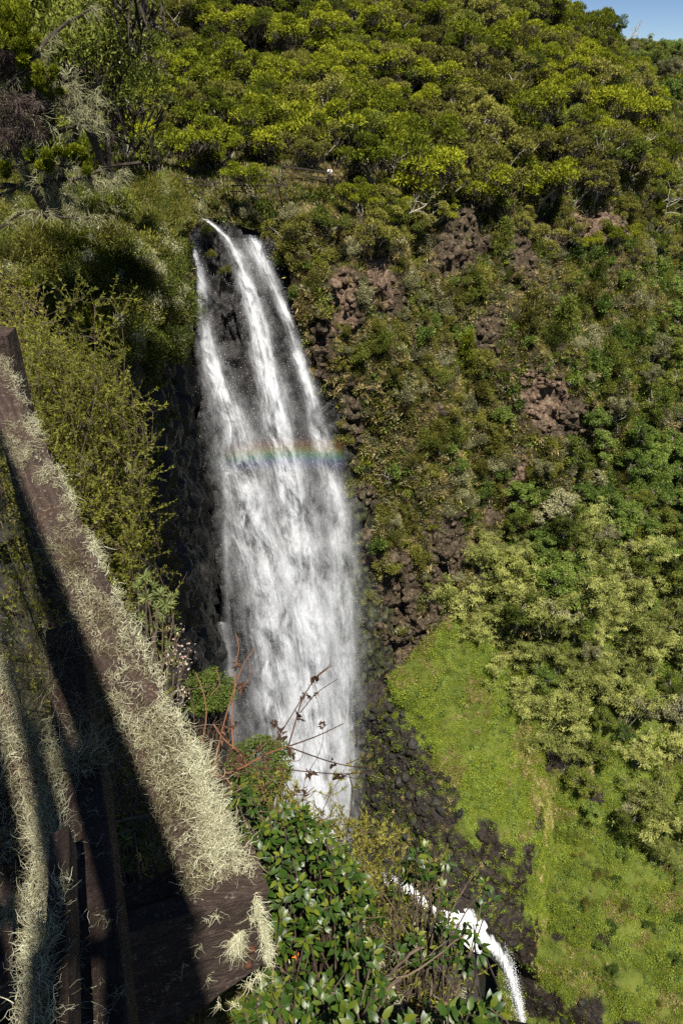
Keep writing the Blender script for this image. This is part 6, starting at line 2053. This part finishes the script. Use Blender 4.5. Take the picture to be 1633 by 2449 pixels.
# ------------------------------------------------------------------ lichen-draped tree leaning in at the upper left
rg = np.random.default_rng(2601)
YT = 13.0
root = np.array([-7.6, 12.6, -7.0])
tr, fo, br, li = Bag(), Bag(), Bag(), Bag()
BR = [([(-260, 800), (-120, 520), (0, 450), (60, 455), (130, 440), (210, 425), (260, 405), (330, 395)], .075), ([(-150, 560), (-20, 430), (40, 350), (110, 330), (170, 310), (215, 285)], .07), ([(-140, 620), (0, 470), (50, 440), (90, 415)], .05), ([(-200, 700), (-60, 580), (0, 540), (60, 505), (120, 510), (190, 520), (240, 520)], .045),
      ([(-160, 560), (-60, 300), (20, 120), (60, 40)], .09), ([(-60, 300), (60, 160), (140, 80), (220, 30)], .06), ([(100, 440), (130, 480), (150, 520)], .02), ([(140, 440), (175, 490), (180, 525)], .022), ([(40, 350), (100, 250), (180, 190)], .05), ([(0, 410), (90, 380), (180, 400), (215, 430)], .03), ([(210, 425), (250, 440), (290, 420)], .02)]
paths = []
for poly, r in BR:
    p = spline(np.array([at(x, y, YT + rg.uniform(-.4, .4)) for x, y in poly]), 26)
    p += np.cumsum(rg.normal(0, .012, p.shape), 0)
    tube(tr, p, np.linspace(r, r * .3, 26), 6, .25)
    paths.append(p)
tube(tr, spline(np.array([root, (root + paths[0][0]) / 2 + [.2, 0, .3], paths[0][0]]), 10), np.linspace(.2, .1, 10), 7, .25)
def clump(bag, px, py, rpx, n, tint, mat_w=(.010, .020), L=(.06, .16), upw=.5):
    c = at(px, py, YT + rg.uniform(-.6, .6))
    r = rpx * YT / FPX
    d = rdir(n, rg)
    P = c + d * r * [1, 1, .8] * rg.uniform(.3, 1, (n, 1)) ** .5
    blades(bag, P, np.cross(d, rdir(n, rg)) * .5 + d * .5 + [0, 0, upw], rg.uniform(*L, n), rg.uniform(*mat_w, n), np.clip(tint + rg.normal(0, .18, n), 0, 1), rg, .2, hint=d + [0, 0, .3])
for (px, py, r) in [(60, 105, 30), (75, 140, 28), (90, 170, 26), (40, 60, 34), (15, 30, 40), (105, 195, 22), (122, 222, 16), (-10, 90, 50), (160, 370, 22), (190, 385, 24), (205, 405, 18), (130, 370, 26), (100, 380, 24), (115, 400, 18), (10, 400, 22)]:
    for q in range(7):
        clump(fo, px + rg.normal(0, r * .55), py + rg.normal(0, r * .5), r * rg.uniform(.25, .5), 420, rg.uniform(.4, .75), (.006, .011), (.03, .08))
for (px, py, r) in [(20, 120, 50), (50, 190, 45), (10, 220, 50), (90, 235, 30), (60, 270, 40), (15, 300, 40), (100, 290, 28)]:
    for q in range(9):
        clump(br, px + rg.normal(0, r * .6), py + rg.normal(0, r * .6), r * rg.uniform(.2, .45), 190, rg.uniform(.2, .8), (.002, .0045), (.06, .16), -.2)
def drape(c, m, spread, ln):
    d0 = unit(rg.normal(0, 1, 3) * [1, .4, .4] + [.3, 0, -.5])
    strands(li, c + rg.normal(0, spread, (m, 3)), d0 + rg.normal(0, .45, (m, 3)), rg.uniform(.4, 1.2, m) * ln, 4, rg.uniform(.0022, .0045, m), .35, .12, np.clip(rg.normal(.3, .22, m), 0, 1), rg)
for p in paths:
    for k in range(30):
        drape(p[rg.integers(4, 26)], 16, .03, .2)
for (px, py) in [(160, 200), (180, 215), (200, 230), (170, 260), (140, 270), (210, 265), (190, 290), (120, 300), (150, 310), (220, 290), (100, 425), (150, 430), (160, 445), (130, 420), (70, 330), (90, 350), (225, 240), (20, 270), (5, 260), (20, 290), (230, 515), (215, 520)]:
    for q in range(5):
        drape(at(px + rg.normal(0, 22), py + rg.normal(0, 22), YT + rg.uniform(-.5, .5)), 12, .03, .22)
t = thing('lichen_draped_tree', 'dark-limbed heath tree draped with pale lichen, leaning in at the upper left edge', 'tree', root)
obj('trunk', local(tr, root).mesh('draped_trunk', M['bark_dark']), t)
obj('crown', local(fo, root).mesh('draped_crown', M['heath']), t)
o = obj('dry_twigs', local(br, root).mesh('draped_dry_twigs', M['drytwig']), t)
o['label'] = 'dry purplish brown twig mass'
o['kind'] = 'stuff'
o = obj('lichen', local(li, root).mesh('draped_lichen', M['lichen']), t)
o['kind'] = 'stuff'
